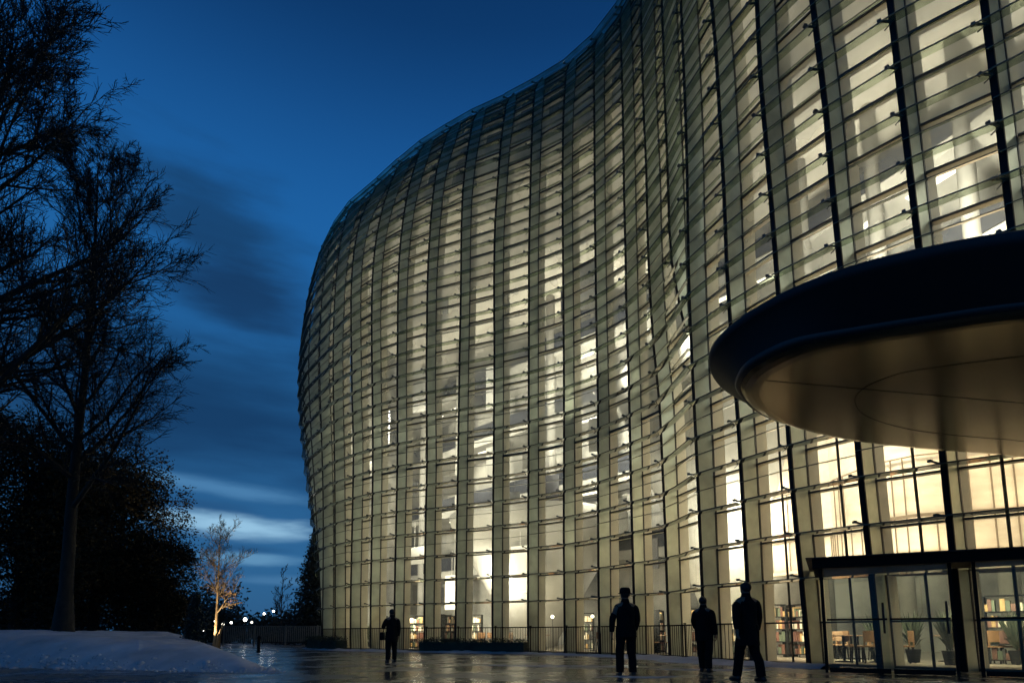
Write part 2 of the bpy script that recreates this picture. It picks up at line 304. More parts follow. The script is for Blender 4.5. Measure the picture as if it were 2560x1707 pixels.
def wetmat():
    m = bpy.data.materials.new('wet_asphalt'); m.use_nodes = True; t = m.node_tree; b = t.nodes['Principled BSDF']
    tcn = t.nodes.new('ShaderNodeTexCoord'); mp = t.nodes.new('ShaderNodeMapping'); mp.inputs['Scale'].default_value = (1, 1, 1); t.links.new(tcn.outputs['Object'], mp.inputs[0])
    n = t.nodes.new('ShaderNodeTexNoise'); n.inputs['Scale'].default_value = .55; n.inputs['Detail'].default_value = 6; n.inputs['Roughness'].default_value = .62; t.links.new(mp.outputs[0], n.inputs['Vector'])
    r = t.nodes.new('ShaderNodeMapRange'); r.inputs[1].default_value = .42; r.inputs[2].default_value = .62; r.inputs[3].default_value = .13; r.inputs[4].default_value = .42; t.links.new(n.outputs['Fac'], r.inputs[0]); t.links.new(r.outputs[0], b.inputs['Roughness'])
    c = t.nodes.new('ShaderNodeValToRGB'); c.color_ramp.elements[0].color = (.045, .043, .040, 1); c.color_ramp.elements[1].color = (.18, .165, .14, 1); c.color_ramp.elements[0].position = .38; c.color_ramp.elements[1].position = .65
    t.links.new(n.outputs['Fac'], c.inputs[0]); t.links.new(c.outputs[0], b.inputs['Base Color'])
    n2 = t.nodes.new('ShaderNodeTexNoise'); n2.inputs['Scale'].default_value = 2.2; n2.inputs['Detail'].default_value = 6; t.links.new(mp.outputs[0], n2.inputs['Vector'])
    n3 = t.nodes.new('ShaderNodeTexNoise'); n3.inputs['Scale'].default_value = 40; t.links.new(mp.outputs[0], n3.inputs['Vector'])
    ad = t.nodes.new('ShaderNodeMath'); ad.operation = 'MULTIPLY_ADD'; t.links.new(n3.outputs['Fac'], ad.inputs[0]); ad.inputs[1].default_value = .05; t.links.new(n2.outputs['Fac'], ad.inputs[2])
    bp = t.nodes.new('ShaderNodeBump'); bp.inputs['Strength'].default_value = .15; bp.inputs['Distance'].default_value = .12; t.links.new(ad.outputs[0], bp.inputs['Height']); t.links.new(bp.outputs[0], b.inputs['Normal'])
    return m
m_wet = wetmat()

def gallerymat():
    """gallery wall: cream boarding with tall dark openings, posters and panel joints"""
    m = bpy.data.materials.new('gallery_wall'); m.use_nodes = True; t = m.node_tree; b = t.nodes['Principled BSDF']; b.inputs['Roughness'].default_value = .6
    uv = t.nodes.new('ShaderNodeUVMap'); uv.uv_map = 'wall'
    br = t.nodes.new('ShaderNodeTexBrick'); br.offset = .37; br.inputs['Scale'].default_value = 1; br.inputs['Brick Width'].default_value = 2.3; br.inputs['Row Height'].default_value = 1.7
    br.inputs['Mortar Size'].default_value = .03; br.inputs['Bias'].default_value = .1
    br.inputs['Color1'].default_value = (.42, .41, .36, 1); br.inputs['Color2'].default_value = (.045, .045, .05, 1); br.inputs['Mortar'].default_value = (.25, .22, .17, 1)
    t.links.new(uv.outputs[0], br.inputs['Vector'])
    n = t.nodes.new('ShaderNodeTexNoise'); n.inputs['Scale'].default_value = .33; n.inputs['Detail'].default_value = 5; t.links.new(uv.outputs[0], n.inputs['Vector'])
    r = t.nodes.new('ShaderNodeValToRGB'); r.color_ramp.elements[0].position = .38; r.color_ramp.elements[1].position = .6
    r.color_ramp.elements[0].color = (.10, .10, .095, 1); r.color_ramp.elements[1].color = (.58, .56, .50, 1); t.links.new(n.outputs['Fac'], r.inputs[0])
    mx = t.nodes.new('ShaderNodeMix'); mx.data_type = 'RGBA'; mx.inputs[0].default_value = .5; mx.blend_type = 'MIX'
    t.links.new(br.outputs[0], mx.inputs[6]); t.links.new(r.outputs[0], mx.inputs[7]); t.links.new(mx.outputs[2], b.inputs['Base Color'])
    return m
m_gallery = gallerymat()

# ---------------------------------------------------------------- the curved glass facade: one plan point per fin and level
LV = [0, 2, 4, 6, 8, 10, 12, 14, 16, 18, 20, 22, 24, 26, 28]
KS = sorted(FIN)
def catmull(vals, t):
    i = max(0, min(len(vals) - 2, int(t))); u = t - i
    p0 = vals[max(i - 1, 0)]; p1 = vals[i]; p2 = vals[i + 1]; p3 = vals[min(i + 2, len(vals) - 1)]
    return .5 * ((2 * p1) + (-p0 + p2) * u + (2 * p0 - 5 * p1 + 4 * p2 - p3) * u * u + (-p0 + 3 * p1 - 3 * p2 + p3) * u ** 3)
def G(i, L):
    q = FIN[KS[i]]
    return Vector((catmull([p[0] for p in q], L / 2), catmull([p[1] for p in q], L / 2), zl(L)))
NK = len(KS)
SKEW = {4: 7, 5: 14, 6: 18, 7: 18, 8: 16, 9: 13, 10: 7, 14: 5, 15: 9, 16: 14, 17: 19, 18: 23, 19: 24, 20: 24, 21: 24}   # the blades are set at an angle to the glass
def nrm(i, L):
    """outward horizontal normal at fin i"""
    t = G(max(i - 1, 0), L) - G(min(i + 1, NK - 1), L)      # towards far left
    t.z = 0; t.normalize()
    return Vector((-t.y, t.x, 0)) * 1.0
def bdir(i, L):
    n = nrm(i, L); a = -R(SKEW.get(KS[i], 0)); return Vector((n.x * math.cos(a) - n.y * math.sin(a), n.x * math.sin(a) + n.y * math.cos(a), 0))
FD = 0.58      # depth of the blade outside the glass
KI = {k: i for i, k in enumerate(KS)}
i125 = KI[12.5]
def depth(i, L):
    if i == i125: u = max(0, min(1, (L - 8.6) / 4.2)); return FD * u * u * (3 - 2 * u)
    return FD * (1 - .7 * max(0, L - 25) / 3)
def finlow(i): return 10 if i == i125 else 0
BR = []
def size_key(p):
    """how large a piece at p shows: 1/distance, only inside the picture and clear of the canopy"""
    if abs(p.x) > p.y * .87 or p.z > 1.06 * p.y + .8 + p.y * 0: return .001 / p.y
    if p.x > .42 * p.y and .17 * p.y < p.z - .8 < .62 * p.y: return .002 / p.y
    return 1 / p.length
museum = thing('glass_museum', 'huge curved glass museum glowing warm at dusk behind the standing people', 'museum', (4, 24, 0))
FIRST, LAST = KI[-4], NK - 1
def O(i, L, e=0.0): return G(i, L) + bdir(i, L) * (depth(i, L) + e)
random.seed(5)
def FW(i): return .085 + .055 * max(0, min(1, (KS[i] - 12) / 4))
for i in range(FIRST, LAST + 1):
    L0 = finlow(i)
    blade = MB(); flange = MB(); rib = MB(); bar = MB(); pass
    def sec(L):
        g = G(i, L); n = bdir(i, L); t = Vector((-n.y, n.x, 0)); return g, n, t
    top = 28
    for L in range(L0, top):
        for (mbx, a0, a1, w) in ((blade, .035, None, .05), (flange, None, None, FW(i)), (bar, -.03, .035, .075), (rib, -.44, -.03, .06)):
            qs = []
            for LL in (L, L + 1):
                g, n, t = sec(LL); d = depth(i, LL)
                if mbx is flange: e0, e1 = d - .004, d + .045
                elif mbx is blade: e0, e1 = a0, max(d, a0 + .004)
                else: e0, e1 = a0, a1
                qs.append([g + n * e0 - t * w / 2, g + n * e1 - t * w / 2, g + n * e1 + t * w / 2, g + n * e0 + t * w / 2])
            o = len(mbx.v)
            if L == L0: mbx.v += [tuple(p) for p in qs[0]]; o = 0; mbx.f.append((3, 2, 1, 0)); mbx.mi.append(0)
            base_ = (L - L0) * 4
            mbx.v += [tuple(p) for p in qs[1]]
            for a in range(4):
                b = (a + 1) % 4; mbx.f.append((base_ + a, base_ + b, base_ + 4 + b, base_ + 4 + a)); mbx.mi.append(0)
        if L == top - 1:
            for mbx in (blade, flange, rib, bar): e = len(mbx.v) - 4; mbx.f.append((e, e + 1, e + 2, e + 3)); mbx.mi.append(0)
    for L in range(max(2, L0 and 12), 27):
        g, n, t = sec(L); d = depth(i, L); brk = MB()
        a = g + n * (d + .03) + Vector((0, 0, .02)); b = a + n * random.uniform(.17, .22) - t * random.uniform(.10, .18) + Vector((0, 0, random.uniform(.02, .09)))
        c = a + n * .12 - t * .12 + Vector((0, 0, -random.uniform(.12, .2)))
        brk.bar(a, b, .036, .04); brk.box(b, (.085, .08, .06), random.uniform(0, 3))
        if L > 4: brk.bar(a, c, .02, .022)
        BR.append((size_key(g), brk, m_bracket))
    f = blade.build('facade_fin', m_fin, museum)
    flange.build('edge_flange', m_flange, f); bar.build('mullion', m_trans, f); rib.build('inner_rib', m_rib, f)
TR, LO, LO2 = [], [], []
for i in range(FIRST, LAST):
    pane = MB()
    for L in range(0, 29):
        pane.v += [tuple(G(i, L)), tuple(G(i + 1, L))]
        if L: k = 2 * L; pane.f.append((k - 2, k - 1, k + 1, k)); pane.mi.append(1 if L > 8 else 0)
        a0, b0 = G(i, L), G(i + 1, L); t = (b0 - a0).normalized(); n = nrm(i, L); n2 = nrm(i + 1, L)
        w = .045 if L not in (8, 0) else .09
        tr = MB(); e = .03
        tr.bar(a0 + n * e + t * .04, b0 + n2 * e - t * .04, .05, w)
        tr.bar(a0 - n * .10 + t * .04, b0 - n2 * .10 - t * .04, .16, .03, mi=1)
        TR.append((size_key(a0), tr, [m_trans, m_rib]))
        if 2 <= L < 27:
            lv = MB(); j = random.uniform(-.02, .02); LW = .19
            m1 = bdir(i, L); m2 = bdir(i + 1, L); q1 = a0 + m1 * (FD + .05); q2 = b0 + m2 * (FD + .05); p = [q1 + n * .02, q2 + n2 * .02, q2 + n2 * (.02 + LW), q1 + n * (.02 + LW)]
            z0 = (-.06 + j, -.06 + j, -.01 + j, -.01 + j)
            lo = [q + Vector((0, 0, z)) for q, z in zip(p, z0)]; hi = [q + Vector((0, 0, .014)) for q in lo]
            lv.hexa(lo, hi); lv.bar(lo[3], lo[2], .02, .03, mi=1); LO.append((size_key(a0), lv, [m_louver, m_edge]))
            if L >= 4 and L < 26:
                lw = MB(); j = random.uniform(.46, .56) * (zl(L + 1) - zl(L)); up_ = Vector((0, 0, j)); c0, c1 = G(i, L + .5), G(i + 1, L + .5); c0.z = a0.z; c1.z = b0.z
                p = [c0 + m1 * (FD + .06) + up_, c1 + m2 * (FD + .06) + up_, c1 + m2 * (FD + .16) + up_, c0 + m1 * (FD + .16) + up_]
                lw.hexa(p, [q + Vector((0, 0, .012)) for q in p]); lw.bar(p[3], p[2], .014, .018, mi=1); LO2.append((size_key(a0) * .5, lw, [m_louver, m_edge]))
    o = pane.build('glass_bay', [m_glass, m_frost], museum)
    k = KS[i]
    if 14 <= k <= 20:          # entrance bays carry an extra slim mullion
        md = MB()
        for L in range(0, 8): md.bar((G(i, L) + G(i + 1, L)) / 2, (G(i, L + 1) + G(i + 1, L + 1)) / 2, .04, .06, (0, 1, 0))
        md.build('slim_mullion', m_trans, o)
def emit(items, name, n=100):
    """the largest n as parts of their own, the rest as one stuff part"""
    items.sort(key=lambda q: -q[0])
    for _, b, m_ in items[:n]: b.build(name, m_, museum)
    r = MB()
    for _, b, m_ in items[n:]:
        o = len(r.v); r.v += b.v; r.f += [tuple(q + o for q in f) for f in b.f]; r.mi += b.mi
    o = r.build(name, items[0][2], museum); o['kind'] = 'stuff'
emit(BR, 'louver_bracket'); emit(TR, 'transom'); emit(LO + LO2, 'sunshade_louver')
# interior --------------------------------------------------------
BW = [(-9, 58), (-2, 50), (5, 43), (12, 36.5), (17.5, 30), (21, 23), (24, 15), (27.5, 5)]
def bwn(i):
    a = Vector(BW[max(i - 1, 0)]); b = Vector(BW[min(i + 1, len(BW) - 1)]); t = (b - a).normalized(); return Vector((-t.y, t.x)) * -1  # towards the glass
ZC = zl(22) - .1
def inset(L, d): return [(G(i, L) - nrm(i, L) * d) for i in range(FIRST, LAST + 1)]
fl = MB(); ring = [(p.x, p.y) for p in inset(0, .0)]
fl.prism(ring + BW[::-1], -.12, .06); fl.build('interior_floor', m_floor, museum)
ce = MB(); ring = [(p.x, p.y) for p in inset(22, .9)]
ce.prism(ring + BW[::-1], ZC, ZC + .25); ce.build('interior_ceiling', m_ceil, museum)
rf = MB(); lo = inset(22, 1.6); hi = inset(28, .14)
rf.prism([(p.x, p.y) for p in hi] + BW[::-1], zl(28) - .06, zl(28) + .04)
for a in range(len(lo) - 1):
    p0, p1, q0, q1 = lo[a].copy(), lo[a + 1].copy(), hi[a].copy(), hi[a + 1].copy(); p0.z = p1.z = ZC - .1; q0.z = q1.z = zl(28) - .1
    q0 += (p0 - q0) * .8 * 0; rf.add([p0, p1, q1, q0], [(0, 1, 2, 3)])
rf.build('roof', m_roof, museum)
wl = bpy.data.meshes.new('gallery_wall'); vs = []; fs = []; uvs = []; acc = 0
for i in range(len(BW) - 1):
    a, b = BW[i], BW[i + 1]; l = math.dist(a, b)
    vs += [(a[0], a[1], 0), (b[0], b[1], 0), (b[0], b[1], ZC + .2), (a[0], a[1], ZC + .2)]; fs.append((4 * i, 4 * i + 1, 4 * i + 2, 4 * i + 3))
    uvs += [(acc, 0), (acc + l, 0), (acc + l, ZC), (acc, ZC)]; acc += l
pe = G(FIRST, 0); n0 = len(vs)
vs += [(pe.x, pe.y, 0), (BW[0][0], BW[0][1], 0), (BW[0][0], BW[0][1], ZC), (pe.x, pe.y, ZC)]; fs.append((n0, n0 + 1, n0 + 2, n0 + 3)); uvs += [(0, 0), (9, 0), (9, ZC), (0, ZC)]
pe = G(LAST, 0); n0 = len(vs)
vs += [(pe.x, pe.y, 0), (BW[-1][0], BW[-1][1], 0), (BW[-1][0], BW[-1][1], ZC), (pe.x, pe.y, ZC)]; fs.append((n0, n0 + 1, n0 + 2, n0 + 3)); uvs += [(0, 0), (9, 0), (9, ZC), (0, ZC)]
wl.from_pydata(vs, [], fs); ul = wl.uv_layers.new(name='wall')
for p in wl.polygons:
    for li in p.loop_indices: ul.data[li].uv = uvs[wl.loops[li].vertex_index]
wl.materials.append(m_gallery); o = bpy.data.objects.new('gallery_wall', wl); col.objects.link(o); o.parent = museum; o.matrix_parent_inverse = Matrix.Translation(-Vector(museum.location))
# balconies on three levels with lit undersides
def shifted(d): return [Vector(BW[i]) + bwn(i) * d for i in range(len(BW))]
FR = shifted(3.2)
def area(loc, sx, sy, power, colr, rot=(0, 0, 0)):  # bare fill light added inside, no lamp body
    l = bpy.data.lights.new('area', 'AREA'); l.shape = 'RECTANGLE'; l.size = sx; l.size_y = sy; l.energy = power; l.color = colr
    o = bpy.data.objects.new('interior_fill_light', l); col.objects.link(o); o.location = loc; o.rotation_euler = rot; o.parent = museum; o.matrix_parent_inverse = Matrix.Translation(-Vector(museum.location)); return o
for bi, zb in enumerate((5.4, 10.4, 15.6, 20.4)):
    b = MB(); b.prism([(p.x, p.y) for p in FR] + BW[::-1], zb, zb + .55); slab = b.build('balcony', m_conc, museum)
    r = MB()
    for a in range(len(FR) - 1):
        p, q = FR[a], FR[a + 1]; r.bar((p.x, p.y, zb + 1.6), (q.x, q.y, zb + 1.6), .07, .07); r.bar((p.x, p.y, zb + 1.1), (q.x, q.y, zb + 1.1), .03, 1.0)
    r.build('balcony_rail', m_rim, slab)
    s = MB(); MID = shifted(1.9)
    for a in range(len(MID) - 1):
        p, q = MID[a], MID[a + 1]; nseg = max(1, int((q - p).length / 3.4))
        for j in range(nseg):
            c0 = p.lerp(q, (j + .2) / nseg); c1 = p.lerp(q, (j + .75) / nseg)
            if (a * 7 + j * 3 + bi * 5) % 5 != 0: s.bar((c0.x, c0.y, zb - .04), (c1.x, c1.y, zb - .04), .35, .05)
    s.build('ceiling_lamp', m_lamp, slab)
for a in range(len(FR) - 1):
    for j in range(2):
        p = FR[a].lerp(FR[a + 1], j / 2); c = MB(); c.tube([(p.x, p.y, 0), (p.x, p.y, ZC)], [.32, .32], 16); c.build('column', m_conc, museum, True)
# inverted concrete cones standing in the atrium
for (cx, cyy, r0, r1, zt) in ((1.5, 36.0, 1.0, 5.2, 7.2), (10.5, 26.5, 1.4, 5.6, 12.0)):
    c = MB(); c.lathe([(r0, 0), (r1, zt), (r1 + .1, zt + .5), (0.01, zt + .52)], (cx, cyy, .07), 40)
    c.build('inverted_cone', m_conc, museum, True)
# lights added through the atrium to brighten it, without fittings
random.seed(11)
def lamp(x, y, z, r, m, flat=.5):
    c = MB(); pr = [(r * math.cos(R(a)), r * flat * math.sin(R(a))) for a in range(-90, 91, 15)]; c.lathe(pr, (x, y, z), 16); return c.build('pendant_lamp', m, museum, True)
for (px, py, dist, r) in LAMPS:
    # hung along the sight line of the photo's bright spot, at its own distance
    pass
def aim(loc, to, sx, sy, power, colr=(1, .93, .8)):
    d = Vector(to) - Vector(loc); o = area(loc, sx, sy, power, colr); o.data.spread = R(75); o.rotation_euler = d.to_track_quat('-Z', 'Y').to_euler(); return o
for a in range(len(FR) - 1):
    for j in range(2):
        p = Vector(BW[a]).lerp(Vector(BW[a + 1]), (j + .5) / 2) + bwn(a) * 6.0
        area((p.x, p.y, 16.0), 2.2, 1.2, ATRIUMW * SEGW[a], WARM)
        p2 = Vector(BW[a]).lerp(Vector(BW[a + 1]), (j + .5) / 2) + bwn(a) * 4.4
        area((p2.x, p2.y, 5.2), 1.6, .5, LOWW * (1 if a < 4 else .35), WARM)
        area((p2.x, p2.y, 12.5), 1.6, .5, LOWW * .8, WARM)
# rows of added fill lights just inside the glass, turned to the gallery walls
for i in range(KI[-2], LAST, 2):
    for (L, e, cl) in WROWS:
        g = G(i, L) - nrm(i, L) * 1.1; q = G(i, L) - nrm(i, L) * 9; k = KS[i]
        if L == 0: continue
        f = (.45 if 10 < k < 14.5 and L > 11 else 1) * (.6 if k > 14 and L < 8 else 1.5 if k > 13.5 else 1)
        o = area(tuple(g), 1.4, .9, e * f, cl); o.rotation_euler = (q - g).to_track_quat('-Z', 'Y').to_euler()
for i in range(KI[-2], LAST, 2):      # dim lights added in the roof void so the top panes glow
    g = G(i, 22.6) - nrm(i, 22.6) * .5; q = G(i, 22.6) - nrm(i, 22.6) * 2; area(tuple(g), 1.2, .1, VOIDW, (1, .93, .78)).rotation_euler = (q + Vector((0, 0, .6)) - g).to_track_quat('-Z', 'Y').to_euler()
# added lights, unseen from outside, that make the soft hot patches
for loc, to, pw in WASH: aim(loc, to, 1.6, 1.6, pw)
# pale inner drum behind the entrance bays
dr = MB(); di = [i for i in range(KI[12], LAST + 1)]; dp = [G(i, 4) - nrm(i, 4) * (4.6 + .5 * math.sin(i)) for i in di]
for a in range(len(dp) - 1):
    p, q = dp[a], dp[a + 1]; dr.add([(p.x, p.y, 3.1), (q.x, q.y, 3.1), (q.x, q.y, 9.6), (p.x, p.y, 9.6)], [(0, 1, 2, 3)])
    dr.bar((p.x, p.y, 3.1), (q.x, q.y, 3.1), .5, .12); dr.bar((p.x, p.y, 9.6), (q.x, q.y, 9.6), .7, .16)
dr.build('inner_drum', m_drum, museum)
db = MB()
for a in range(len(dp) - 1):
    p, q = dp[a], dp[a + 1]; n_ = nrm(di[a], 4)
    for z_, w_ in ((4.3, .10), (6.1, .03), (8.0, .05)): db.bar((p.x + n_.x * .1, p.y + n_.y * .1, z_), (q.x + n_.x * .1, q.y + n_.y * .1, z_), .05, w_)
    for u in (.0, .33, .66): r_ = p.lerp(q, u) + n_ * .1; db.bar((r_.x, r_.y, 3.15), (r_.x, r_.y, 4.3 if a % 2 else 6.1), .03, .03)
db.build('drum_trim', m_drumt, museum)
# made-up hung panels standing in for blurred reflections in the panes
random.seed(23)
m_pan = [mat('panel_dark', (.05, .05, .055), .5), mat('panel_stone', (.12, .115, .10), .5), mat('panel_white', (.8, .78, .72), .5), mat('panel_grey', (.22, .22, .21), .5, nscale=1.5, namp=.5)]
for q in range(38):
    fi = random.uniform(KI[-1], KI[12]); i = int(fi); L = random.uniform(2.5, 17); dd = random.uniform(1.6, 6.5)
    g = G(i, L).lerp(G(i + 1, L), fi - i) - nrm(i, L) * dd; t = nrm(i, L); w_, h_ = random.uniform(.5, 1.7), random.uniform(.5, 2.6)
    bb = MB(); bb.box(tuple(g), (w_, .06, h_), math.atan2(t.y, t.x) + math.pi / 2 + random.uniform(-.3, .3))
    bb.tube([g + Vector((0, 0, h_ / 2)), Vector((g.x, g.y, g.z + h_ / 2 + 1.4))], [.012, .012], 4)
    bb.build('filler_panel', random.choice(m_pan), museum)
for i in range(KI[13], LAST):  # unseen lights added to brighten the drum and the entrance floor
    g = G(i, 4) - nrm(i, 4) * 1.4; q = G(i, 4) - nrm(i, 4) * 4.6
    aim((g.x, g.y, 9.3), (q.x, q.y, 5.0), 1.0, .3, DRUMW, (1, .88, .70) if KS[i] < 16.5 else (1, .74, .44))
    g2 = G(i, 0) - nrm(i, 0) * 2.2; aim((g2.x, g2.y, 3.0), (g2.x, g2.y, 0), .4, .4, DRUMW * .55, (1, .80, .55))
m_trimm = mat('edge_trim_metal', (.05, .053, .062), .5, metal=.4)
m_fence = mat('fence_slat', (.20, .19, .16), .7)
DISTANT = [(-24.9, 52, 1.7, .12), (-25.6, 55, 1.9, .10), (-23.9, 54, 2.15, .16), (-23.3, 54, 1.9, .11), (-21.4, 52, 2.6, .09), (-20.6, 52, 2.8, .09), (-26.6, 54, 2.0, .09), (-24.5, 48, 1.1, .06), (-27.5, 46, 1.0, .06), (-31.5, 45, 1.1, .06)]
DLAB = ['small far lamp low beside the lit tree', 'far lamp above the path behind the lit tree', 'brightest far lamp of the cluster over the path', 'far lamp just right of the brightest one', 'far lamp left of the pointed conifer', 'highest far lamp left of the pointed conifer', 'far lamp glimpsed through the twigs of the lit tree', 'garden lamp under the trees nearest the small dark tree', 'garden lamp under the rounded evergreen', 'garden lamp under the biggest evergreen, farthest left']

# ---------------------------------------------------------------- entrance canopy
def closed(pts, n=8):
    out = []; m = len(pts)
    for i in range(m):
        p = [Vector(pts[(i + j) % m]) for j in (-1, 0, 1, 2)]
        for k in range(n):
            u = k / n; out.append(.5 * ((2 * p[1]) + (p[2] - p[0]) * u + (2 * p[0] - 5 * p[1] + 4 * p[2] - p[3]) * u * u + (3 * p[1] - p[0] - 3 * p[2] + p[3]) * u ** 3))
    return out
LIP = [(3.04, 8.5), (3.16, 7.85), (3.46, 7.26), (3.93, 6.76), (4.6, 6.37), (5.57, 6.03), (7.6, 5.62), (10.2, 5.75), (12.6, 6.9), (13.9, 8.9), (13.6, 11.2), (12.0, 12.9), (10, 12.75), (8.2, 12.4), (6.6, 12.0), (5.4, 11.45), (4.41, 10.75), (3.6, 9.95), (3.16, 9.15)]
RNG = [(3.36, 8.45), (3.39, 7.95), (3.7, 7.41), (4.32, 7.09), (5.07, 6.8), (5.93, 6.52), (7.8, 6.15), (10.1, 6.3), (12.2, 7.3), (13.2, 8.9), (13.0, 10.9), (11.6, 12.35), (9.9, 12.1), (8.68, 11.86), (7.29, 11.5), (6.2, 11.11), (4.97, 10.45), (4.15, 9.8), (3.55, 9.0)]
lip = closed(LIP, 10); rng_ = closed(RNG, 10); cc = Vector((8.5, 9.3))
canopy = thing('entrance_canopy', 'big dark disc canopy with warm metal underside over the glass entrance', 'canopy', (8.5, 9.3, 4.5))
def rings(levels, cap_top=False, cap_bot=False):
    b = MB(); n = len(lip)
    for base_, sc, z in levels:
        for p in base_: q = cc + (p - cc) * sc; b.v.append((q.x, q.y, z))
    for l in range(len(levels) - 1):
        for k in range(n):
            k2 = (k + 1) % n; b.f.append((l * n + k, l * n + k2, (l + 1) * n + k2, (l + 1) * n + k)); b.mi.append(0)
    if cap_top: b.f.append(tuple(range((len(levels) - 1) * n, len(levels) * n))); b.mi.append(0)
    if cap_bot: b.f.append(tuple(range(0, n))[::-1]); b.mi.append(0)
    return b
rings([(rng_, 1.0, 4.62), (lip, .985, 5.04), (lip, .995, 5.07), (lip, 1.0, 5.11), (lip, 1.0, 5.18), (lip, .99, 5.22), (lip, .6, 5.5)], True).build('canopy_rim', m_rim, canopy, True)
rings([(rng_, 1.002, 4.70), (rng_, 1.006, 4.61), (rng_, 1.0, 4.575), (rng_, .988, 4.56)]).build('edge_trim', m_trimm, canopy, True)
b = rings([(rng_, .93, 4.505), (rng_, .955, 4.51), (rng_, .975, 4.53), (rng_, .988, 4.565)], False, True); b.build('soffit', m_soffit, canopy)
jt = MB()
for sc in (.62,):
    ps = [cc + (p - cc) * sc for p in rng_]
    for k in range(len(ps)):
        a, c = ps[k], ps[(k + 1) % len(ps)]; z = 4.503
        jt.bar((a.x, a.y, z), (c.x, c.y, z), .005, .005)
for k in range(3, len(rng_), 95):
    a = cc + (rng_[k] - cc) * .02; c = cc + (rng_[k] - cc) * .93; jt.bar((a.x, a.y, 4.503), (c.x, c.y, 4.503), .005, .005)
jt.build('panel_joint', m_black, canopy)
c = MB(); c.tube([(12.0, 10.6, 0), (12.0, 10.6, 4.52)], [.16, .16], 20); c.build('support_column', m_rim, canopy, True)

# ---------------------------------------------------------------- glass vestibule under it
vest = thing('entrance_vestibule', 'glass entrance box with a flat dark roof under the disc canopy', 'entrance', (8.9, 13, 0))
A = Vector((6.9, 13.35)); B = Vector((12.6, 10.35)); dv = (B - A).normalized(); nv_ = Vector((dv.y, -dv.x)) * -1   # nv_ towards the building
if nv_.dot(Vector((1, 2))) < 0: nv_ = -nv_
DEP = 2.35
b = MB(); p = lambda s, d: A + dv * s + nv_ * d
Lf = (B - A).length
b.prism([tuple(p(-.15, -.18)), tuple(p(Lf, -.18)), tuple(p(Lf, DEP + 0.5)), tuple(p(-.15, DEP + .5))], 2.28, 2.49); b.build('flat_roof', m_black, vest)
b = MB(); b.prism([tuple(p(-.28, -.24)), tuple(p(Lf, -.24)), tuple(p(Lf, DEP + 0.5)), tuple(p(-.28, DEP + .5))], 2.492, 2.52); b.build('roof_edge', m_rim, vest)
for s, d in ((0, 0), (2.35, 0), (2.75, 0), (4.7, 0), (0, DEP)):
    b = MB(); q = p(s, d); b.box((q.x, q.y, 1.14), (.055, .08, 2.28), math.atan2(dv.y, dv.x)); b.build('door_post', m_black, vest)
for s0, s1 in ((.06, 1.2), (1.25, 2.3), (2.8, 4.65), (4.75, 6.3)):
    b = MB(); a_, c_2 = p(s0, 0), p(s1, 0); b.add([(a_.x, a_.y, .08), (c_2.x, c_2.y, .08), (c_2.x, c_2.y, 2.27), (a_.x, a_.y, 2.27)], [(0, 1, 2, 3)])
    g = b.build('door_leaf', m_clear, vest)
    h = MB(); h.bar((a_.x, a_.y, 1.15), (c_2.x, c_2.y, 1.15), .03, .04); h.build('door_rail', m_black, g); h = MB(); h.bar((a_.x, a_.y, .06), (c_2.x, c_2.y, .06), .05, .1); h.build('kick_plate', m_black, g); q = Vector((c_2.x, c_2.y, 0)).lerp(Vector((a_.x, a_.y, 0)), .06) - Vector((nv_.x, nv_.y, 0)) * .06; h = MB(); h.bar((q.x, q.y, .85), (q.x, q.y, 1.5), .03, .03); h.build('door_handle', m_rim, g)
b = MB(); a_, c_2 = p(0, .06), p(0, DEP - .06); b.add([(a_.x, a_.y, .08), (c_2.x, c_2.y, .08), (c_2.x, c_2.y, 2.27), (a_.x, a_.y, 2.27)], [(0, 1, 2, 3)]); g = b.build('side_glass', m_clear, vest)
h = MB(); h.bar((a_.x, a_.y, 1.15), (c_2.x, c_2.y, 1.15), .03, .04); h.build('side_rail', m_black, g); h = MB(); h.bar((a_.x, a_.y, .06), (c_2.x, c_2.y, .06), .05, .1); h.build('kick_plate', m_black, g)

# ---------------------------------------------------------------- railing along the facade foot
rail = thing('railing', 'low black bar railing along the foot of the glass wall', 'railing', (0, 28, 0))
def RP(i, e=.62): g = G(i, 0) + nrm(i, 0) * e; return g
hr = MB(); brl = MB()
for i in range(KI[-2], KI[14] + 1):
    a, c = RP(i), RP(i + 1)
    if i < KI[14]:
        hr.bar((a.x, a.y, 1.14), (c.x, c.y, 1.14), .045, .04); brl.bar((a.x, a.y, .10), (c.x, c.y, .10), .03, .03)
        bl = MB(); n_ = int((c - a).length / .13)
        for j in range(1, n_):
            q = a.lerp(c, j / n_); bl.box((q.x, q.y, .62), (.018, .018, 1.03), 0)
        bl.build('baluster_panel', m_black, rail)
    ps = MB(); ps.box((a.x, a.y, .58), (.05, .05, 1.16), 0); ps.box((a.x, a.y, 1.19), (.09, .04, .05), .5); ps.build('rail_post', m_black, rail)
hr.build('handrail', m_black, rail); brl.build('bottom_rail', m_black, rail)

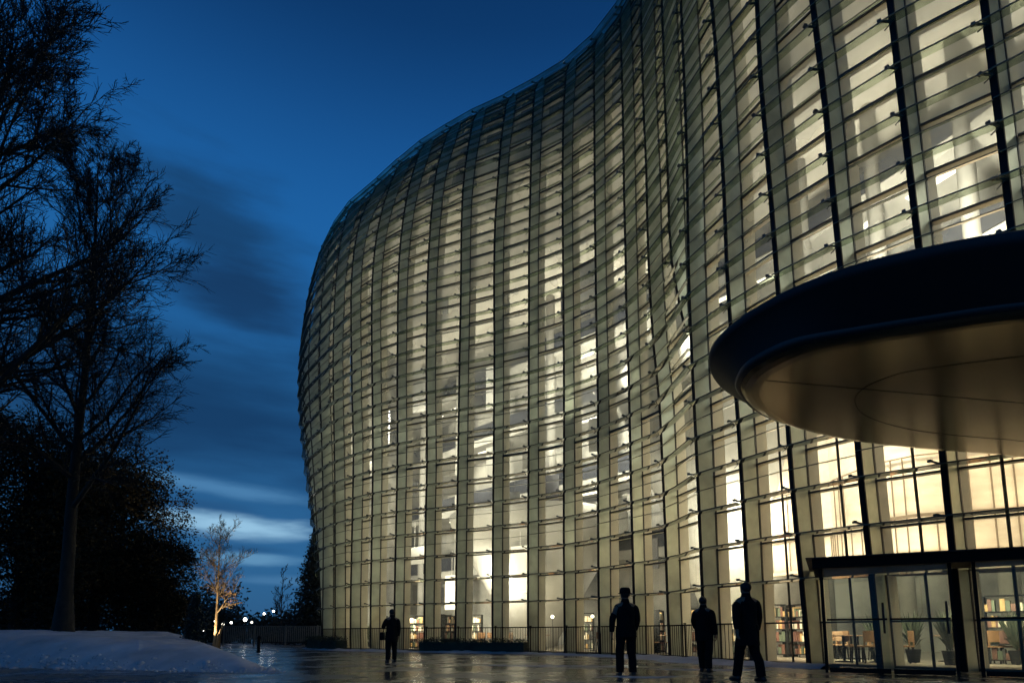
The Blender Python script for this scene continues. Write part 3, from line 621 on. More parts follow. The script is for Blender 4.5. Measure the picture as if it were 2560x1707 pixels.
# ---------------------------------------------------------------- things behind the glass on the ground floor
m_wood = mat('cafe_wood', (.22, .12, .06), .45, nscale=5, namp=.3)
m_books = [mat('book_%s' % n_, c_, .6) for n_, c_ in (('red', (.12, .05, .035)), ('ochre', (.34, .22, .09)), ('pale', (.50, .45, .36)), ('dark', (.03, .03, .03)), ('green', (.07, .09, .06)))]
def cp(o, parent=None):
    c = o.copy(); col.objects.link(c); c.parent = parent
    return c
def cptree(o, loc, rz):
    r = o.copy(); col.objects.link(r); r.location = loc; r.rotation_euler = (0, 0, rz)
    for ch in o.children:
        c = cp(ch, r)
        for g in ch.children: cp(g, c)
    return r
def local(b, name, mt, parent, smooth=False): o = b.build(name, mt, None, smooth); o.parent = parent; return o
tb = thing('cafe_table', 'round cafe table behind the glass on the ground floor', 'table', (0, 0, 0), 'cafe tables behind the glass')
b = MB(); b.lathe([(.001, .72), (.38, .72), (.39, .735), (.38, .75), (.001, .75)], (0, 0, 0), 20); local(b, 'table_top', m_wood, tb)
b = MB(); b.lathe([(.03, .02), (.03, .72)], (0, 0, 0), 10); b.lathe([(.24, 0), (.24, .02), (.04, .04)], (0, 0, 0), 16); local(b, 'pedestal', m_black, tb)
ch = thing('cafe_chair', 'dark cafe chair behind the glass on the ground floor', 'chair', (0, 0, 0), 'cafe chairs behind the glass')
b = MB(); b.box((0, 0, .45), (.42, .42, .04)); local(b, 'seat', m_wood, ch)
b = MB(); b.box((0, .20, .72), (.40, .03, .30)); b.box((-.18, .2, .56), (.03, .03, .2)); b.box((.18, .2, .56), (.03, .03, .2)); local(b, 'backrest', m_wood, ch)
for sx in (-1, 1):
    for sy in (-1, 1): b = MB(); b.bar((sx * .17, sy * .17, .43), (sx * .2, sy * .2, .0), .03, .03); local(b, 'leg', m_black, ch)
sh = thing('display_shelf', 'shelf of books and objects behind the ground floor glass', 'shelf', (0, 0, 0), 'display shelves behind the glass')
b = MB()
for k in range(5): b.box((0, 0, .1 + k * .42), (1.3, .34, .03))
for sx in (-1, 1): b.box((sx * .66, 0, .9), (.03, .34, 1.8))
local(b, 'shelf_frame', m_black, sh); rnd = random.Random(3)
for k in range(4):
    x = -.6
    b = MB(); w0 = 0
    while x < .58: w_ = rnd.uniform(.03, .12); h_ = rnd.uniform(.16, .34); b.box((x + w_ / 2, 0, .116 + k * .42 + h_ / 2), (w_ * .92, .24, h_), 0, rnd.randrange(5)); x += w_ + (rnd.random() < .2) * .1
    local(b, 'book_row', m_books, sh)
lp = thing('floor_lamp', 'glowing globe floor lamp behind the ground floor glass', 'lamp', (0, 0, 0), 'globe lamps behind the glass')
b = MB(); b.lathe([(.16, 0), (.16, .02), (.02, .03), (.015, 1.5)], (0, 0, 0), 12); local(b, 'stand', m_black, lp)
b = MB(); b.lathe([(.085 * math.cos(R(a)), .085 * math.sin(R(a))) for a in range(-90, 91, 15)], (0, 0, 1.62), 14); local(b, 'lamp_globe', m_lamp, lp, True)
pl = thing('potted_plant', 'leafy potted plant behind the ground floor glass', 'plant', (0, 0, 0), 'potted plants behind the glass')
b = MB(); b.lathe([(.14, 0), (.19, .36), (.17, .36), (.02, .34)], (0, 0, 0), 14); local(b, 'pot', m_black, pl)
b = MB(); rr_ = random.Random(8)
for k in range(90):
    a = rr_.uniform(0, 6.28); tl = rr_.uniform(.15, .75); q0 = Vector((0, 0, .35)); q1 = Vector((math.cos(a) * tl * .55, math.sin(a) * tl * .55, .4 + rr_.uniform(.2, 1.1))); d_ = Vector((-math.sin(a), math.cos(a), 0)) * .035; mid = q0.lerp(q1, .6) + Vector((0, 0, .08))
    b.add([q0, mid - d_, q1, mid + d_], [(0, 1, 2, 3)])
local(b, 'foliage', m_hedge, pl)
rnd = random.Random(14); first = {id(tb): 1, id(ch): 1, id(sh): 1, id(lp): 1, id(pl): 1}
def put(o, loc, rz):
    if first.pop(id(o), None): o.location = loc; o.rotation_euler = (0, 0, rz)
    else: cptree(o, loc, rz)
for i in range(KI[0], KI[18]):
    for rep_ in range(3):
        u = rnd.random(); dd = rnd.uniform(1.2, 4.0); g = G(i, 0).lerp(G(i + 1, 0), u) - nrm(i, 0) * dd; g.z = .06; kind = rnd.random()
        if kind < .45:
            put(tb, g, 0)
            for s_ in range(2): a = rnd.uniform(0, 6.28); put(ch, (g.x + math.cos(a) * .62, g.y + math.sin(a) * .62, .06), a - math.pi / 2)
        elif kind < (.70 if KS[i] < 13 else .52): put(sh, g, rnd.uniform(0, 3.1))
        elif kind < (.76 if KS[i] < 13 else .9): put(pl, g, rnd.uniform(0, 6))
        else: put(lp, g, 0)

# ---------------------------------------------------------------- ground
b = MB(); S = 900; b.add([(-S, -60, 0), (S, -60, 0), (S, S, 0), (-S, S, 0)], [(0, 1, 2, 3)])
struct(b.build('ground', m_wet))
def hf(x, y, s=1.0): return noise.noise(Vector((x * s, y * s, 3.1)))
def snow_strip(name, line, w, h, seed, taper=True):
    """lumpy band of snow lying along a line"""
    b = MB(); n = len(line); m_ = 9
    for a, (x, y, ww) in enumerate(line):
        x0, y0, _ = line[max(a - 1, 0)]; x1, y1, _ = line[min(a + 1, n - 1)]; t = Vector((x1 - x0, y1 - y0)).normalized(); nn = Vector((-t.y, t.x))
        for j in range(m_):
            u = j / (m_ - 1) * 2 - 1
            wj = w * ww * (1 + .5 * hf(x + seed, y + u * .3, .9))
            px, py = x + nn.x * u * wj, y + nn.y * u * wj
            z = max(0, (1 - u * u)) * h * (.7 + .9 * abs(hf(px, py, 1.7))) * min(1, ww * 1.5) + .006 * (1 - abs(u)) - .003
            b.v.append((px, py, z))
    for a in range(n - 1):
        for j in range(m_ - 1): b.f.append((a * m_ + j, a * m_ + j + 1, (a + 1) * m_ + j + 1, (a + 1) * m_ + j)); b.mi.append(0)
    return struct(b.build(name, m_snow, None, True))
line = []
for i10 in range(int(KI[-3]) * 10, KI[15] * 10 + 5):
    i = i10 // 10; u = (i10 % 10) / 10
    g = RP(i, 1.25).lerp(RP(i + 1, 1.25), u); ww = .5 + .28 * hf(g.x, g.y, .35) + (.35 if KS[i] > 10 else 0)
    line.append((g.x, g.y, max(.22, ww)))
snow_strip('snow_bank', line, .8, .12, 1)
for sd, pts_ in ((7, [(3.2, 14.6), (6.6, 14.2)]), (12, [(1.6, 12.0), (3.4, 12.0)]), (21, [(-1.0, 16.6), (3.0, 15.6)])):
    ln = []
    for k in range(26):
        u = k / 25; x = pts_[0][0] * (1 - u) + pts_[1][0] * u; y = pts_[0][1] * (1 - u) + pts_[1][1] * u + .12 * math.sin(u * 9 + sd)
        ln.append((x, y, max(.08, math.sin(math.pi * u) * (.7 + .5 * hf(x, sd)))))
    snow_strip('snow_patch', ln, .34, .02, sd)
# the snow mound on the left
b = MB(); nx, ny = 230, 110
def mound(x, y):
    # distance along the tongue that ends in a point at (-4.9, 13.1)
    near = 15.9 - max(0, (x + 14)) * .31 + .12 * hf(x, 5, .8) + .05 * hf(x, 1, 3)
    if x > -6.5: near += 0
    far = 30.0 - max(0, (x + 16)) * 1.52
    if x > -4.9: return -.2
    near = min(near, far)
    mid = (near + far) / 2; hw = max(.05, (far - near) / 2)
    d = 1 - abs((y - mid) / hw)
    prof = max(-.3, min(1, d * (hw / 2.2)))
    hgt = .95 * min(1, max(0, (-4.9 - x) / 11.0)) ** .46
    s_ = math.sin(min(1, max(0, prof)) * math.pi / 2) ** .9 if prof > 0 else prof
    return hgt * s_ + .05 * hf(x, y, .7) * (1 if prof > .05 else 0) + .035 * hf(x, y, 2.2) + .016 * hf(x, y, 5.5) - (.03 if prof <= 0 else 0)
for a in range(nx + 1):
    for c in range(ny + 1):
        x = -34 + (29.6) * (a / nx) ** .8; y = 12.0 + 20 * c / ny; b.v.append((x, y, mound(x, y)))
for a in range(nx):
    for c in range(ny): k = a * (ny + 1) + c; b.f.append((k, k + ny + 1, k + ny + 2, k + 1)); b.mi.append(0)
rnd = random.Random(19)
for _ in range(420):      # broken lumps along the ploughed edge
    x = rnd.uniform(-17, -5); yn = 15.9 - max(0, (x + 14)) * .31; y = yn + rnd.gauss(.12, .22); r = rnd.uniform(.015, .06) * (1 if rnd.random() < .9 else 1.8); z = max(0, mound(x, y)); o_ = len(b.v)
    for (hz, rr) in ((-.4, 1), (.25, .85), (.6, .35)):
        for q in range(6): a = q * 1.047 + rnd.uniform(-.3, .3); k = r * rr * rnd.uniform(.8, 1.2); b.v.append((x + math.cos(a) * k, y + math.sin(a) * k, z + hz * r))
    for l in range(2):
        for q in range(6): q2 = (q + 1) % 6; b.f.append((o_ + l * 6 + q, o_ + l * 6 + q2, o_ + l * 6 + 6 + q2, o_ + l * 6 + 6 + q)); b.mi.append(0)
    b.f.append(tuple(o_ + 12 + q for q in range(6))); b.mi.append(0)
struct(b.build('snow_mound', m_snow, None, True))

# ---------------------------------------------------------------- vegetation
def leafcloud(b, pts, size, rnd, per=3, flat=False):
    for p in pts:
        for _ in range(per):
            c = Vector(p) + Vector((rnd.gauss(0, size * 1.3), rnd.gauss(0, size * 1.3), rnd.gauss(0, size)))
            a = Vector((rnd.gauss(0, 1), rnd.gauss(0, 1), rnd.gauss(0, .6))).normalized() * size * rnd.uniform(.5, 1.1)
            d = a.cross(Vector((rnd.gauss(0, 1), rnd.gauss(0, 1), rnd.gauss(0, 1)))).normalized() * size * rnd.uniform(.3, .6)
            b.add([c - a, c + d, c + a, c - d], [(0, 1, 2, 3)])
def grow(b, p, d, r, length, lvl, rnd, P, tips):
    """recursive limb: bends upwards, throws side branches, ends in twigs"""
    seg = P['seg'][lvl]; pts = [p.copy()]; rad = [r]; dirs = []
    for s in range(seg):
        d = (d + Vector((rnd.gauss(0, P['wob']), rnd.gauss(0, P['wob']), rnd.gauss(0, P['wob']) + P['up'][lvl]))).normalized()
        p = p + d * (length / seg); pts.append(p.copy()); rad.append(r * (1 - (s + 1) / seg * P['taper'][lvl])); dirs.append(d.copy())
    b.tube(pts, rad, (8, 6, 4, 3, 3)[min(lvl, 4)], lvl < 2)
    if lvl == P['n'] - 1: tips.append(pts[-1]); return
    k = P['kids'][lvl]
    for j in range(k):
        u = P['start'][lvl] + (1 - P['start'][lvl]) * (j + rnd.random() * .7) / k
        f = min(.999, u) * seg; i = int(f); q = pts[i].lerp(pts[i + 1], f - i); dd = dirs[i]
        ax = dd.cross(Vector((rnd.gauss(0, 1), rnd.gauss(0, 1), rnd.gauss(0, 1)))).normalized()
        ang = R(rnd.uniform(*P['ang'][lvl])); nd_ = (dd * math.cos(ang) + ax * math.sin(ang)).normalized()
        rr = rad[i] * rnd.uniform(.38, .6); ll = length * P['len'][lvl] * rnd.uniform(.65, 1.15) * (1.15 - .55 * u)
        grow(b, q, nd_, max(rr, P['rmin']), ll, lvl + 1, rnd, P, tips)
BARE = dict(n=5, seg=(10, 7, 5, 4, 3), wob=.085, up=(.02, .06, .05, .03, .02), taper=(.72, .8, .8, .75, .6), kids=(28, 13, 10, 7), start=(.24, .12, .08, .08),
            ang=((28, 58), (22, 50), (20, 50), (18, 50)), len=(.31, .5, .48, .5), rmin=.010)
def bare_tree(label, x, y, z, h, r, seed, P=BARE, lean=(0, 0), group=None, mt=None, name='bare_tree'):
    rnd = random.Random(seed); t = thing(name, label, 'tree', (x, y, z), group)
    tr = MB(); cr_ = MB(); tips = []
    d = Vector((lean[0], lean[1], 1)).normalized(); p = Vector((x, y, z)); pts = [p - Vector((0, 0, .3)), p + Vector((0, 0, .02))]; rad = [r * 1.7, r * 1.45]; seg = 12; dirs = [d, d]
    for s in range(seg):
        d = (d + Vector((rnd.gauss(0, .012), rnd.gauss(0, .012), .03))).normalized(); p = p + d * h / seg; pts.append(p.copy()); rad.append(max(.02, r * (1 - .93 * ((s + 1) / seg) ** .9))); dirs.append(d.copy())
    tr.tube(pts, rad, 12)
    k = P['kids'][0]
    for j in range(k):
        u = P['start'][0] + (1 - P['start'][0]) * (j + rnd.random() * .6) / k; f = min(.999, u) * seg + 1; i = int(f); q = pts[i].lerp(pts[i + 1], f - i)
        az = j * 2.4 + rnd.uniform(-.5, .5); ang = R(rnd.uniform(*P['ang'][0])) * (1.15 - .5 * u)
        nd_ = Vector((math.cos(az) * math.sin(ang), math.sin(az) * math.sin(ang), math.cos(ang)))
        grow(cr_, q, nd_, rad[i] * rnd.uniform(.42, .6), h * P['len'][0] * rnd.uniform(.75, 1.1) * (1.2 - .75 * u), 1, rnd, P, tips)
    tr.build('trunk', mt or m_bark, t, True); cr_.build('crown', mt or m_bark, t)
    return t, tips
def shell(b, c, rx, ry, rz, n, size, rnd, per=4, lump=.35, seed=0, lo=-.6):
    pts = []
    while len(pts) < n:
        v = Vector((rnd.gauss(0, 1), rnd.gauss(0, 1), rnd.gauss(0, 1))).normalized()
        if v.z < lo: continue
        l = 1 + lump * noise.noise(v * 2.1 + Vector((seed, 0, 0))) + .12 * noise.noise(v * 7 + Vector((0, seed, 0)))
        q = l * (rnd.random() ** .35); pts.append((c[0] + v.x * rx * q, c[1] + v.y * ry * q, c[2] + v.z * rz * q))
    leafcloud(b, pts, size, rnd, per)
def leafy_tree(label, x, y, h, w, seed, n=5200, size=.16, tr=.22, name='evergreen_tree', mt=None, group=None, lo=-1.0, z0=0):
    rnd = random.Random(seed); t = thing(name, label, 'tree', (x, y, z0), group)
    b = MB(); b.tube([(x, y, z0 - .2), (x + .1, y, z0 + h * .35), (x - .05, y + .1, z0 + h * .7)], [tr * 1.3, tr, tr * .4], 9)
    for k in range(7):
        a = k * 2.4; zz = z0 + h * (.25 + .07 * k); b.tube([(x, y, zz), (x + math.cos(a) * w * .5, y + math.sin(a) * w * .5, zz + h * .14), (x + math.cos(a) * w * .75, y + math.sin(a) * w * .75, zz + h * .26)], [tr * .4, tr * .22, .02], 5)
    b.build('trunk', m_bark, t)
    c = MB(); shell(c, (x, y, z0 + h * .56), w, w, h * .44, n // 2, size, rnd, 4, .4, seed, lo)
    for k in range(16):
        v = Vector((rnd.gauss(0, 1), rnd.gauss(0, 1), rnd.gauss(0.2, .8))).normalized(); rr = w * rnd.uniform(.28, .42)
        shell(c, (x + v.x * w * .72, y + v.y * w * .72, z0 + h * .56 + v.z * h * .33), rr, rr, rr * .85, n // 32, size, rnd, 4, .3, seed + k, -1)
    c.build('crown', mt or m_leaf, t)
    return t
def conifer(label, x, y, h, w, seed, n=5000, name='conifer', z0=0, mt=None, size=.15, group=None):
    rnd = random.Random(seed); t = thing(name, label, 'tree', (x, y, z0), group)
    b = MB(); b.tube([(x, y, z0 - .1), (x, y, z0 + h * .92)], [h * .022 + .03, .02], 7); b.build('trunk', m_bark, t)
    c = MB(); pts = []
    for k in range(n):
        u = rnd.random() ** 1.35; a = rnd.uniform(0, 6.283); tier = .78 + .22 * math.cos(u * 55 + math.sin(a * 3) * 1.3)
        rr = w * (1 - u) ** .8 * tier * (rnd.random() ** .4) * (1 + .22 * math.sin(a * 5 + seed)) ; pts.append((x + math.cos(a) * rr, y + math.sin(a) * rr, z0 + h * (.07 + .93 * u) - rr * .25))
    leafcloud(c, pts, size, rnd, 3); c.build('crown', mt or m_leafd, t); return t

bare_tree('tall bare tree standing on the snow mound at left', -15.6, 21.0, .86, 18.0, .25, 3, lean=(-.035, 0))
B2 = dict(BARE); B2['len'] = (.42, .5, .5, .5); B2['kids'] = (28, 14, 10, 6); B2['ang'] = ((30, 62), (22, 50), (20, 50), (18, 50))
bare_tree('large bare tree at left edge whose limbs overhang the other tree', -15.2, 13.6, 0, 17.0, .34, 8, B2, (.10, 0))
leafy_tree('big dense evergreen tree behind the trunk of the tall bare tree', -25.6, 31.0, 12.7, 6.0, 21, 21000, .105)
leafy_tree('rounded evergreen tree right of the biggest evergreen, touched by warm light', -23.3, 33.5, 11.3, 4.3, 22, 17000, .10)
leafy_tree('low evergreen tree beside the lit thin tree', -20.6, 34.5, 7.0, 2.5, 23, 7000, .09)
leafy_tree('evergreen tree at the far left edge of the photo', -36.0, 33.0, 11.5, 5.4, 24, 9000, .14)
conifer('dark pointed conifer beside the far end of the glass wall', -16.4, 50, 9.3, 2.7, 31, 5200)
conifer('small dark tree with a stout trunk on the snow edge', -10.0, 19.0, 1.45, .34, 32, 1100, 'small_tree', .60, size=.05)
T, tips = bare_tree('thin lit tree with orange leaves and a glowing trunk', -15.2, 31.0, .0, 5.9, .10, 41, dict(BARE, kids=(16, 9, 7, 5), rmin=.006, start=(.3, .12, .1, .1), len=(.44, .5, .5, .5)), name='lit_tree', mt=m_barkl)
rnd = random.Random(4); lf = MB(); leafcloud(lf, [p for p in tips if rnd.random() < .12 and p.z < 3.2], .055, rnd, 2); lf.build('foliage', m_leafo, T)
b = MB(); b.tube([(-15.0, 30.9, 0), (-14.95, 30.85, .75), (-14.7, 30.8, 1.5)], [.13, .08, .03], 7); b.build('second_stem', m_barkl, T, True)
for k, (x, y, h) in enumerate(((-21.0, 55, 6.6), (-23.3, 60, 5.4), (-19.4, 57, 8.0))):
    bare_tree(('small bare tree left of the pointed conifer, middle of its row', 'lowest bare tree left of the pointed conifer', 'bare tree rising just beside the pointed conifer')[k], x, y, 0, h, .09, 50 + k, dict(BARE, kids=(9, 6, 5, 4), rmin=.014), group='small bare trees by the conifer')
rnd = random.Random(70); c = MB()
for k in range(26): x = -43 + k * .90; y = 37.5 + rnd.uniform(-1, 1); shell(c, (x, y, 1.3), 1.5, 1.0, rnd.uniform(1.5, 2.4), 420, .12, rnd, 3, .4, k, -1)
struct(tag(c.build('undergrowth', m_leafd), 'dark tangled undergrowth beneath the evergreens', 'undergrowth'), 'stuff')
# far wood, one dark mass
rnd = random.Random(77); c = MB()
for k in range(46):
    x = -78 + k * 1.45 + rnd.uniform(-.6, .6); y = 66 + rnd.uniform(-6, 8); h = rnd.uniform(2.2, 4.2) + (3.5 if x < -34 else 0); shell(c, (x, y, h * .45), 2.2, 2.0, h * .6, 260, .3, rnd, 3, .4, k, -1)
struct(tag(c.build('distant_wood', m_leafd), 'low dark wood along the horizon', 'wood'), 'stuff')
def hedge(label, i0, i1, e, h, w, seed):
    rnd = random.Random(seed); c = MB(); pts = []
    a = i0
    L_ = [RP(i, e) for i in range(i0, i1 + 1)]
    for s in range(len(L_) - 1):
        p, q = L_[s], L_[s + 1]; t = (q - p).normalized(); n = Vector((-t.y, t.x, 0)); ln = (q - p).length
        for _ in range(int(ln * 420)):
            u = rnd.random(); v = rnd.uniform(-1, 1); z = rnd.random(); pts.append(p.lerp(q, u) + n * v * w / 2 + Vector((0, 0, .04 + (z ** .6) * h * (1 + .1 * noise.noise(p.lerp(q, u) * 2)))))
    leafcloud(c, pts, .045, rnd, 2)
    core = MB()
    for s in range(len(L_) - 1): core.bar(L_[s] + Vector((0, 0, h * .42)), L_[s + 1] + Vector((0, 0, h * .42)), w * .8, h * .8)
    o = core.build('hedge', m_hedge); tag(o, label, 'hedge'); o2 = c.build('hedge_leaf', m_hedge); o2.parent = o; return o
hedge('long low dark hedge left of the first person, at the building corner', KI[-4], KI[2], 1.15, .62, .8, 61)
hedge('short low hedge in front of the railing, right of the first person', KI[5], KI[7] + 1, 1.0, .58, .6, 62)
# fence seen beyond the left hedge
fn = thing('fence', 'pale slatted fence behind the hedge at the left building corner', 'fence', (-17, 42, 0))
for k in range(4):
    x = -21.2 + k * 2.4; y = 44.6 - k * .3; s = MB()
    for j in range(16): s.box((x + j * .15, y - j * .019, .85), (.07, .02, 1.1), 0)
    s.bar((x, y, 1.42), (x + 2.4, y - .3, 1.42), .04, .05); s.build('slat_panel', m_fence, fn)
    s = MB(); s.box((x - .06, y, .75), (.08, .08, 1.5), 0); s.build('fence_post', m_fence, fn)

# ---------------------------------------------------------------- lamps outdoors
up = thing('uplight', 'small glowing ground lamp at the foot of the lit tree', 'ground lamp', (-15.35, 30.4, 0))
b = MB(); b.lathe([(.09, 0), (.09, .12), (.07, .13)], (-15.35, 30.4, 0), 14); b.build('lamp_body', m_black, up)
b = MB(); b.lathe([(.065, .131), (.001, .135)], (-15.35, 30.4, 0), 14); b.build('lens', m_lampw, up)
l = bpy.data.lights.new('uplight', 'SPOT'); l.energy = 1100; l.color = (1, .80, .52); l.spot_size = R(70); l.shadow_soft_size = .05; o = bpy.data.objects.new('light_beam', l); col.objects.link(o)
o.location = (0, 0, .16); o.rotation_euler = (R(180 - 6), 0, 0); o.parent = up
rnd = random.Random(9)
for k, (x, y, z, r) in enumerate(DISTANT):
    t = thing('distant_lamp', DLAB[k], 'lamp', (x, y, 0), 'lamps along the far path')
    b = MB(); b.tube([(x, y, 0), (x, y, z)], [.04, .03], 6); b.build('lamp_post', m_black, t)
    b = MB(); b.lathe([(r * math.cos(R(a)), r * math.sin(R(a))) for a in range(-90, 91, 30)], (x, y, z), 8); b.build('lamp_globe', m_lampw if k % 3 else m_lamp, t)
# bollard in front of the hedge corner
t = thing('bollard', 'small dark bollard on the wet pavement before the corner hedge', 'bollard', (-12.2, 29.2, 0))
b = MB(); b.lathe([(.10, 0), (.10, .02), (.075, .05), (.07, .62), (.085, .64), (.085, .72), (.05, .76), (.001, .77)], (-12.2, 29.2, 0), 16); b.build('bollard_post', m_black, t, True)

# ---------------------------------------------------------------- people
m_coat = mat('dark_coat', (.0075, .008, .009), .9, spec=.15, nscale=9, namp=.3, bump=.2, bscale=14)
m_trou = mat('dark_trousers', (.006, .0065, .008), .9, spec=.15, nscale=9, namp=.3)
m_skin = mat('skin', (.16, .105, .08), .6)
m_hair = mat('dark_hair', (.012, .010, .009), .7, nscale=30, namp=.3)
m_shoe = mat('dark_shoe', (.010, .010, .010), .4)
def skinned(name, verts, edges, rads, mt, parent, lv=2, root=0):
    me = bpy.data.meshes.new(name); me.from_pydata(verts, edges, []); me.materials.append(mt)
    o = bpy.data.objects.new(name, me); col.objects.link(o)
    sk = o.modifiers.new('skin', 'SKIN'); sk.use_smooth_shade = True
    for i, r in enumerate(rads): me.skin_vertices[0].data[i].radius = (r, r) if not isinstance(r, tuple) else r
    for i in range(len(rads)): me.skin_vertices[0].data[i].use_root = (i == root)
    if lv: s = o.modifiers.new('sub', 'SUBSURF'); s.levels = lv; s.render_levels = lv
    o.parent = parent; return o
def person(label, x, y, h, face, pose, coat_len, hat=False, bag=False):
    """pose: dict of joint offsets; face = heading in radians (0 looks away from the camera)"""
    t = thing('person', label, 'person', (x, y, 0)); t.rotation_euler = (0, 0, face)
    s = h / 1.75
    V = []; E_ = []; Rd = []
    def v(p, r, prev=None):
        V.append(tuple(c * s for c in p)); Rd.append(r * s if not isinstance(r, tuple) else tuple(q * s for q in r))
        if prev is not None: E_.append((prev, len(V) - 1))
        return len(V) - 1
    pel = v((0, 0, .95), (.15, .11)); wai = v((0, .005, 1.10), (.145, .105), pel); che = v((0, .01, 1.30), (.17, .115), wai)
    ste = v((0, 0, 1.42), (.12, .09), che); nck = v((0, .005, 1.50), .056, ste); ju = v((0, .02, 1.56), .070, nck); hd = v((0, .018, 1.64), (.082, .098), ju); tp = v((0, .01, 1.715), (.062, .075), hd)
    v((0, .118, 1.615), .014, hd)                       # nose
    v((-.086, .01, 1.62), (.012, .02), hd); v((.086, .01, 1.62), (.012, .02), hd)   # ears
    hands = []
    for sd in (-1, 1):
        k = 'l' if sd < 0 else 'r'; A_ = pose['arm_' + k]
        sh = v((sd * .175, 0, 1.40), .068, ste); el = v((sd * (.24 + A_[0]), A_[1], 1.12 + A_[2]), .050, sh); wr = v((sd * (.25 + A_[3]), A_[4], .87 + A_[5]), .030, el)
        W_ = Vector(V[wr]) / s; E2 = Vector(V[el]) / s; dd = (W_ - E2).normalized(); pa = W_ + dd * .06; pm = v(tuple(pa), (.036, .022), wr)
        side = dd.cross(Vector((sd, 0, 0)));  side = side.normalized() if side.length > .1 else Vector((0, 1, 0))
        for f_ in range(4):
            off = side * (f_ - 1.5) * .019; l1 = (.040, .045, .042, .034)[f_]
            q1 = pa + off + dd * .045; q2 = q1 + (dd + Vector((-sd * .35, 0, 0))).normalized() * l1; q3 = q2 + (dd + Vector((-sd * .9, 0, 0))).normalized() * l1 * .7
            a1 = v(tuple(q1), .0095, pm); a2 = v(tuple(q2), .0085, a1); v(tuple(q3), .007, a2)
        th = W_ + dd * .035 + side * .040; b1 = v(tuple(th), .011, pm); v(tuple(th + (dd + side * .5 - Vector((sd * .3, 0, 0))).normalized() * .045), .009, b1)
    for sd in (-1, 1):
        k = 'l' if sd < 0 else 'r'; L_ = pose['leg_' + k]
        hp = v((sd * .095, 0, .90), .092, pel); kn = v((sd * (.11 + L_[0]), L_[1], .50), .062, hp); cf = v((sd * (.115 + L_[2]), L_[3] * .7 - .01, .36), .055, kn); an = v((sd * (.115 + L_[2]), L_[3], .10), .038, cf)
        fo = v((sd * (.125 + L_[2]), L_[3] + .03, .05), (.042, .036), an); v((sd * (.14 + L_[2]), L_[3] + .17, .035), (.040, .028), fo)
    body = skinned('body', V, E_, Rd, m_skin, t)
    # eyes
    ey = MB()
    for sd in (-1, 1): ey.lathe([(.011 * s * math.cos(R(a)), .011 * s * math.sin(R(a))) for a in range(-90, 91, 30)], (sd * .032 * s, .106 * s, 1.635 * s), 8)
    eo = ey.build('eye', m_hair); eo.parent = t
    # trousers over the legs
    for sd in (-1, 1):
        k = 'l' if sd < 0 else 'r'; L_ = pose['leg_' + k]; tb = MB()
        pts = [(sd * .09, 0, .98), (sd * .10, 0, .86), (sd * (.11 + L_[0]), L_[1], .50), (sd * (.115 + L_[2]), L_[3] * .7 - .01, .34), (sd * (.117 + L_[2]), L_[3], .085)]
        tb.tube([tuple(c * s for c in q) for q in pts], [.115 * s, .115 * s, .088 * s, .082 * s, .080 * s], 16, False); o = tb.build('trouser_leg', m_trou, None, True); o.parent = t
        sb = MB(); bx = sd * (.128 + L_[2]); by = L_[3]
        prof = [(-.09, .036, .07), (-.05, .044, .10), (.02, .046, .10), (.09, .050, .072), (.16, .046, .055), (.205, .022, .035)]
        for j in range(len(prof)):
            pass
        rows = []
        for (yy, hw, hh) in prof: rows.append([(bx - hw, by + yy, .004), (bx - hw, by + yy, hh * .6), (bx - hw * .6, by + yy, hh), (bx + hw * .6, by + yy, hh), (bx + hw, by + yy, hh * .6), (bx + hw, by + yy, .004)])
        for rw in rows: sb.v += [tuple(c * s for c in q) for q in rw]
        for j in range(len(rows) - 1):
            for q in range(6): q2 = (q + 1) % 6; sb.f.append((j * 6 + q, j * 6 + q2, j * 6 + 6 + q2, j * 6 + 6 + q)); sb.mi.append(0)
        sb.f.append((5, 4, 3, 2, 1, 0)); sb.mi.append(0); e = len(sb.v) - 6; sb.f.append(tuple(range(e, e + 6))); sb.mi.append(0)
        o = sb.build('shoe', m_shoe, None, True); o.parent = t
    # coat: lofted torso and two sleeves
    ct = MB(); nseg = 20
    prof = [(coat_len, .215, .165), (coat_len + .12, .208, .16), (.95, .195, .15), (1.08, .18, .14), (1.22, .195, .145), (1.34, .205, .14), (1.41, .185, .12), (1.455, .13, .10), (1.49, .085, .088), (1.535, .080, .086), (1.55, .074, .080)]
    for (z, rx, ry) in prof:
        for q in range(nseg):
            a = 2 * math.pi * q / nseg; wv = 1 + (.05 * math.sin(a * 5 + z * 4) if z < 1.0 else .012 * math.sin(a * 7 + z * 20))
            ct.v.append((rx * math.cos(a) * wv * s, (ry * math.sin(a) * wv + .008) * s, z * s))
    for j in range(len(prof) - 1):
        for q in range(nseg): q2 = (q + 1) % nseg; ct.f.append((j * nseg + q, j * nseg + q2, (j + 1) * nseg + q2, (j + 1) * nseg + q)); ct.mi.append(0)
    for sd in (-1, 1):
        k = 'l' if sd < 0 else 'r'; A_ = pose['arm_' + k]
        p0 = Vector((sd * .13, 0, 1.40)); p1 = Vector((sd * .195, 0, 1.385)); p2 = Vector((sd * (.24 + A_[0]), A_[1], 1.12 + A_[2])); p3 = Vector((sd * (.25 + A_[3]), A_[4], .87 + A_[5]))
        pts = [p0, p1, p1.lerp(p2, .5), p2, p2.lerp(p3, .5), p3]
        ct.tube([tuple(c * s for c in q) for q in pts], [.06 * s, .088 * s, .080 * s, .072 * s, .064 * s, .056 * s], 14, False)
    o = ct.build('coat', m_coat, None, True); o.parent = t; o.modifiers.new('s', 'SUBSURF').render_levels = 1
    # hair / hat
    hm = MB(); c0 = (0, .004 * s, 1.655 * s)
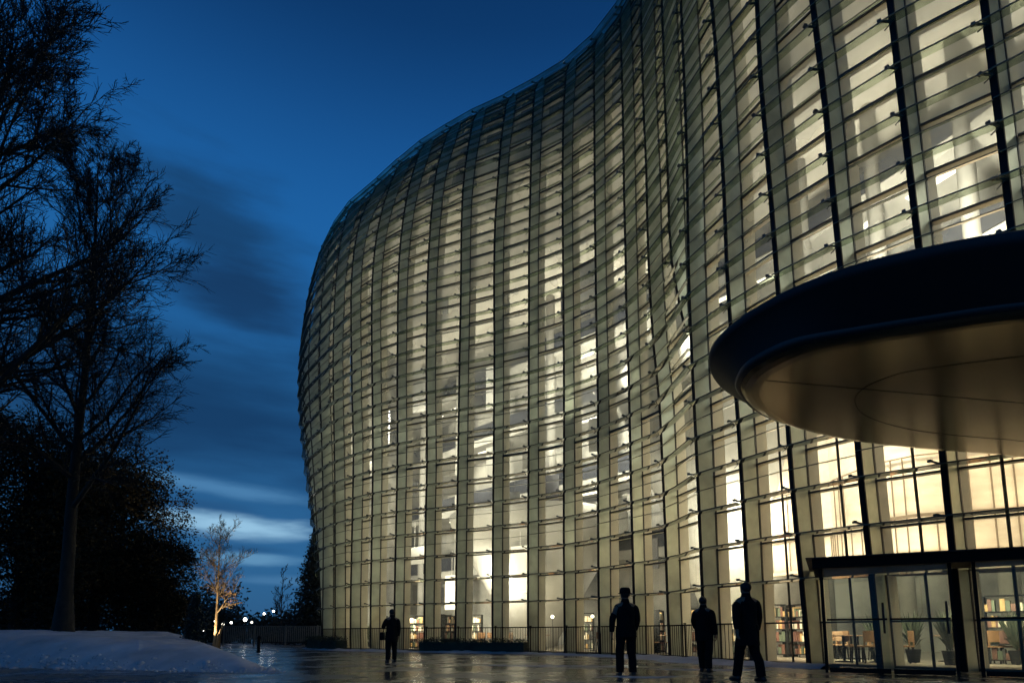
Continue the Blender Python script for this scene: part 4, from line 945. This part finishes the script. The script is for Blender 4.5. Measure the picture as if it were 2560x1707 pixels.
    for j in range(7):
        ph = R(-52 + j * 23)
        for q in range(18):
            a = 2 * math.pi * q / 18; fr = 1 if math.sin(a) < .35 else .93; zc = math.sin(ph) if not (math.sin(a) > .35 and j < 4) else math.sin(R(24 + j * 5))
            hm.v.append((.094 * s * math.cos(a) * math.cos(ph) * fr, (.112 * math.sin(a) * math.cos(ph) * fr - .004) * s, c0[2] + .098 * s * zc))
    for j in range(6):
        for q in range(18): q2 = (q + 1) % 18; hm.f.append((j * 18 + q, j * 18 + q2, j * 18 + 18 + q2, j * 18 + 18 + q)); hm.mi.append(0)
    hm.f.append(tuple(range(108, 126))); hm.mi.append(0)
    o = hm.build('hair', m_hair, None, True); o.parent = t
    if hat:
        ht = MB(); ht.lathe([(.112 * s, 1.665 * s), (.114 * s, 1.69 * s), (.110 * s, 1.74 * s), (.08 * s, 1.785 * s), (.001, 1.79 * s)], (0, 0, 0), 18); ht.lathe([(.112 * s, 1.668 * s), (.145 * s, 1.662 * s), (.145 * s, 1.668 * s), (.112 * s, 1.676 * s)], (0, .01 * s, 0), 18)
        o = ht.build('hat', m_coat, None, True); o.parent = t
    if bag:
        sx = -.30 * s; bg = thing('shoulder_bag', 'dark bag carried at the hip by the person near the hedge', 'bag', (x + sx, y, .86 * s))
        bb = MB(); bb.hexa([(sx + x - .06, y - .13, .72 * s), (sx + x + .06, y - .13, .72 * s), (sx + x + .06, y + .13, .72 * s), (sx + x - .06, y + .13, .72 * s)], [(sx + x - .045, y - .11, .98 * s), (sx + x + .045, y - .11, .98 * s), (sx + x + .045, y + .11, .98 * s), (sx + x - .045, y + .11, .98 * s)])
        bb.build('bag_body', m_coat, bg)
        b3 = MB(); b3.tube([(x + sx, y, .97 * s), (x - .22 * s, y, 1.2 * s), (x - .12 * s, y, 1.46 * s)], [.012] * 3, 6); b3.build('strap', m_coat, bg)
    return t
STAND = dict(arm_l=(0, -.02, 0, 0, .05, 0), arm_r=(0, -.02, 0, 0, .05, 0), leg_l=(0, .02, 0, -.02), leg_r=(0, .03, 0, .0))
person('standing person in dark coat and small hat facing the glass wall', 2.30, 12.2, 1.74, R(4), dict(STAND, arm_l=(.04, .0, 0, .03, .04, .02), arm_r=(.02, .05, .0, -.03, .12, .06), leg_l=(.02, .03, .03, -.03)), .78, hat=True)
person('person in short dark jacket standing between the hatted one and the tallest', 4.32, 13.6, 1.68, R(-35), dict(STAND, arm_l=(.02, .05, .02, -.02, .20, .12), leg_l=(0, .10, 0, .18), leg_r=(0, -.03, 0, -.14)), .72)
person('broad tall person in long dark coat nearest the entrance', 4.29, 11.0, 1.78, R(12), dict(STAND, leg_l=(.0, .12, 0, .22), leg_r=(0, -.02, 0, -.16), arm_r=(.05, .08, 0, .05, .16, .04), arm_l=(.04, -.1, 0, .05, -.14, .03)), .62)
person('person with bent arm standing by the hedge far from the others', -3.66, 18.4, 1.60, R(30), dict(STAND, arm_l=(.04, .06, .02, -.06, .24, .26), leg_r=(0, .05, 0, .02)), .66, bag=True)
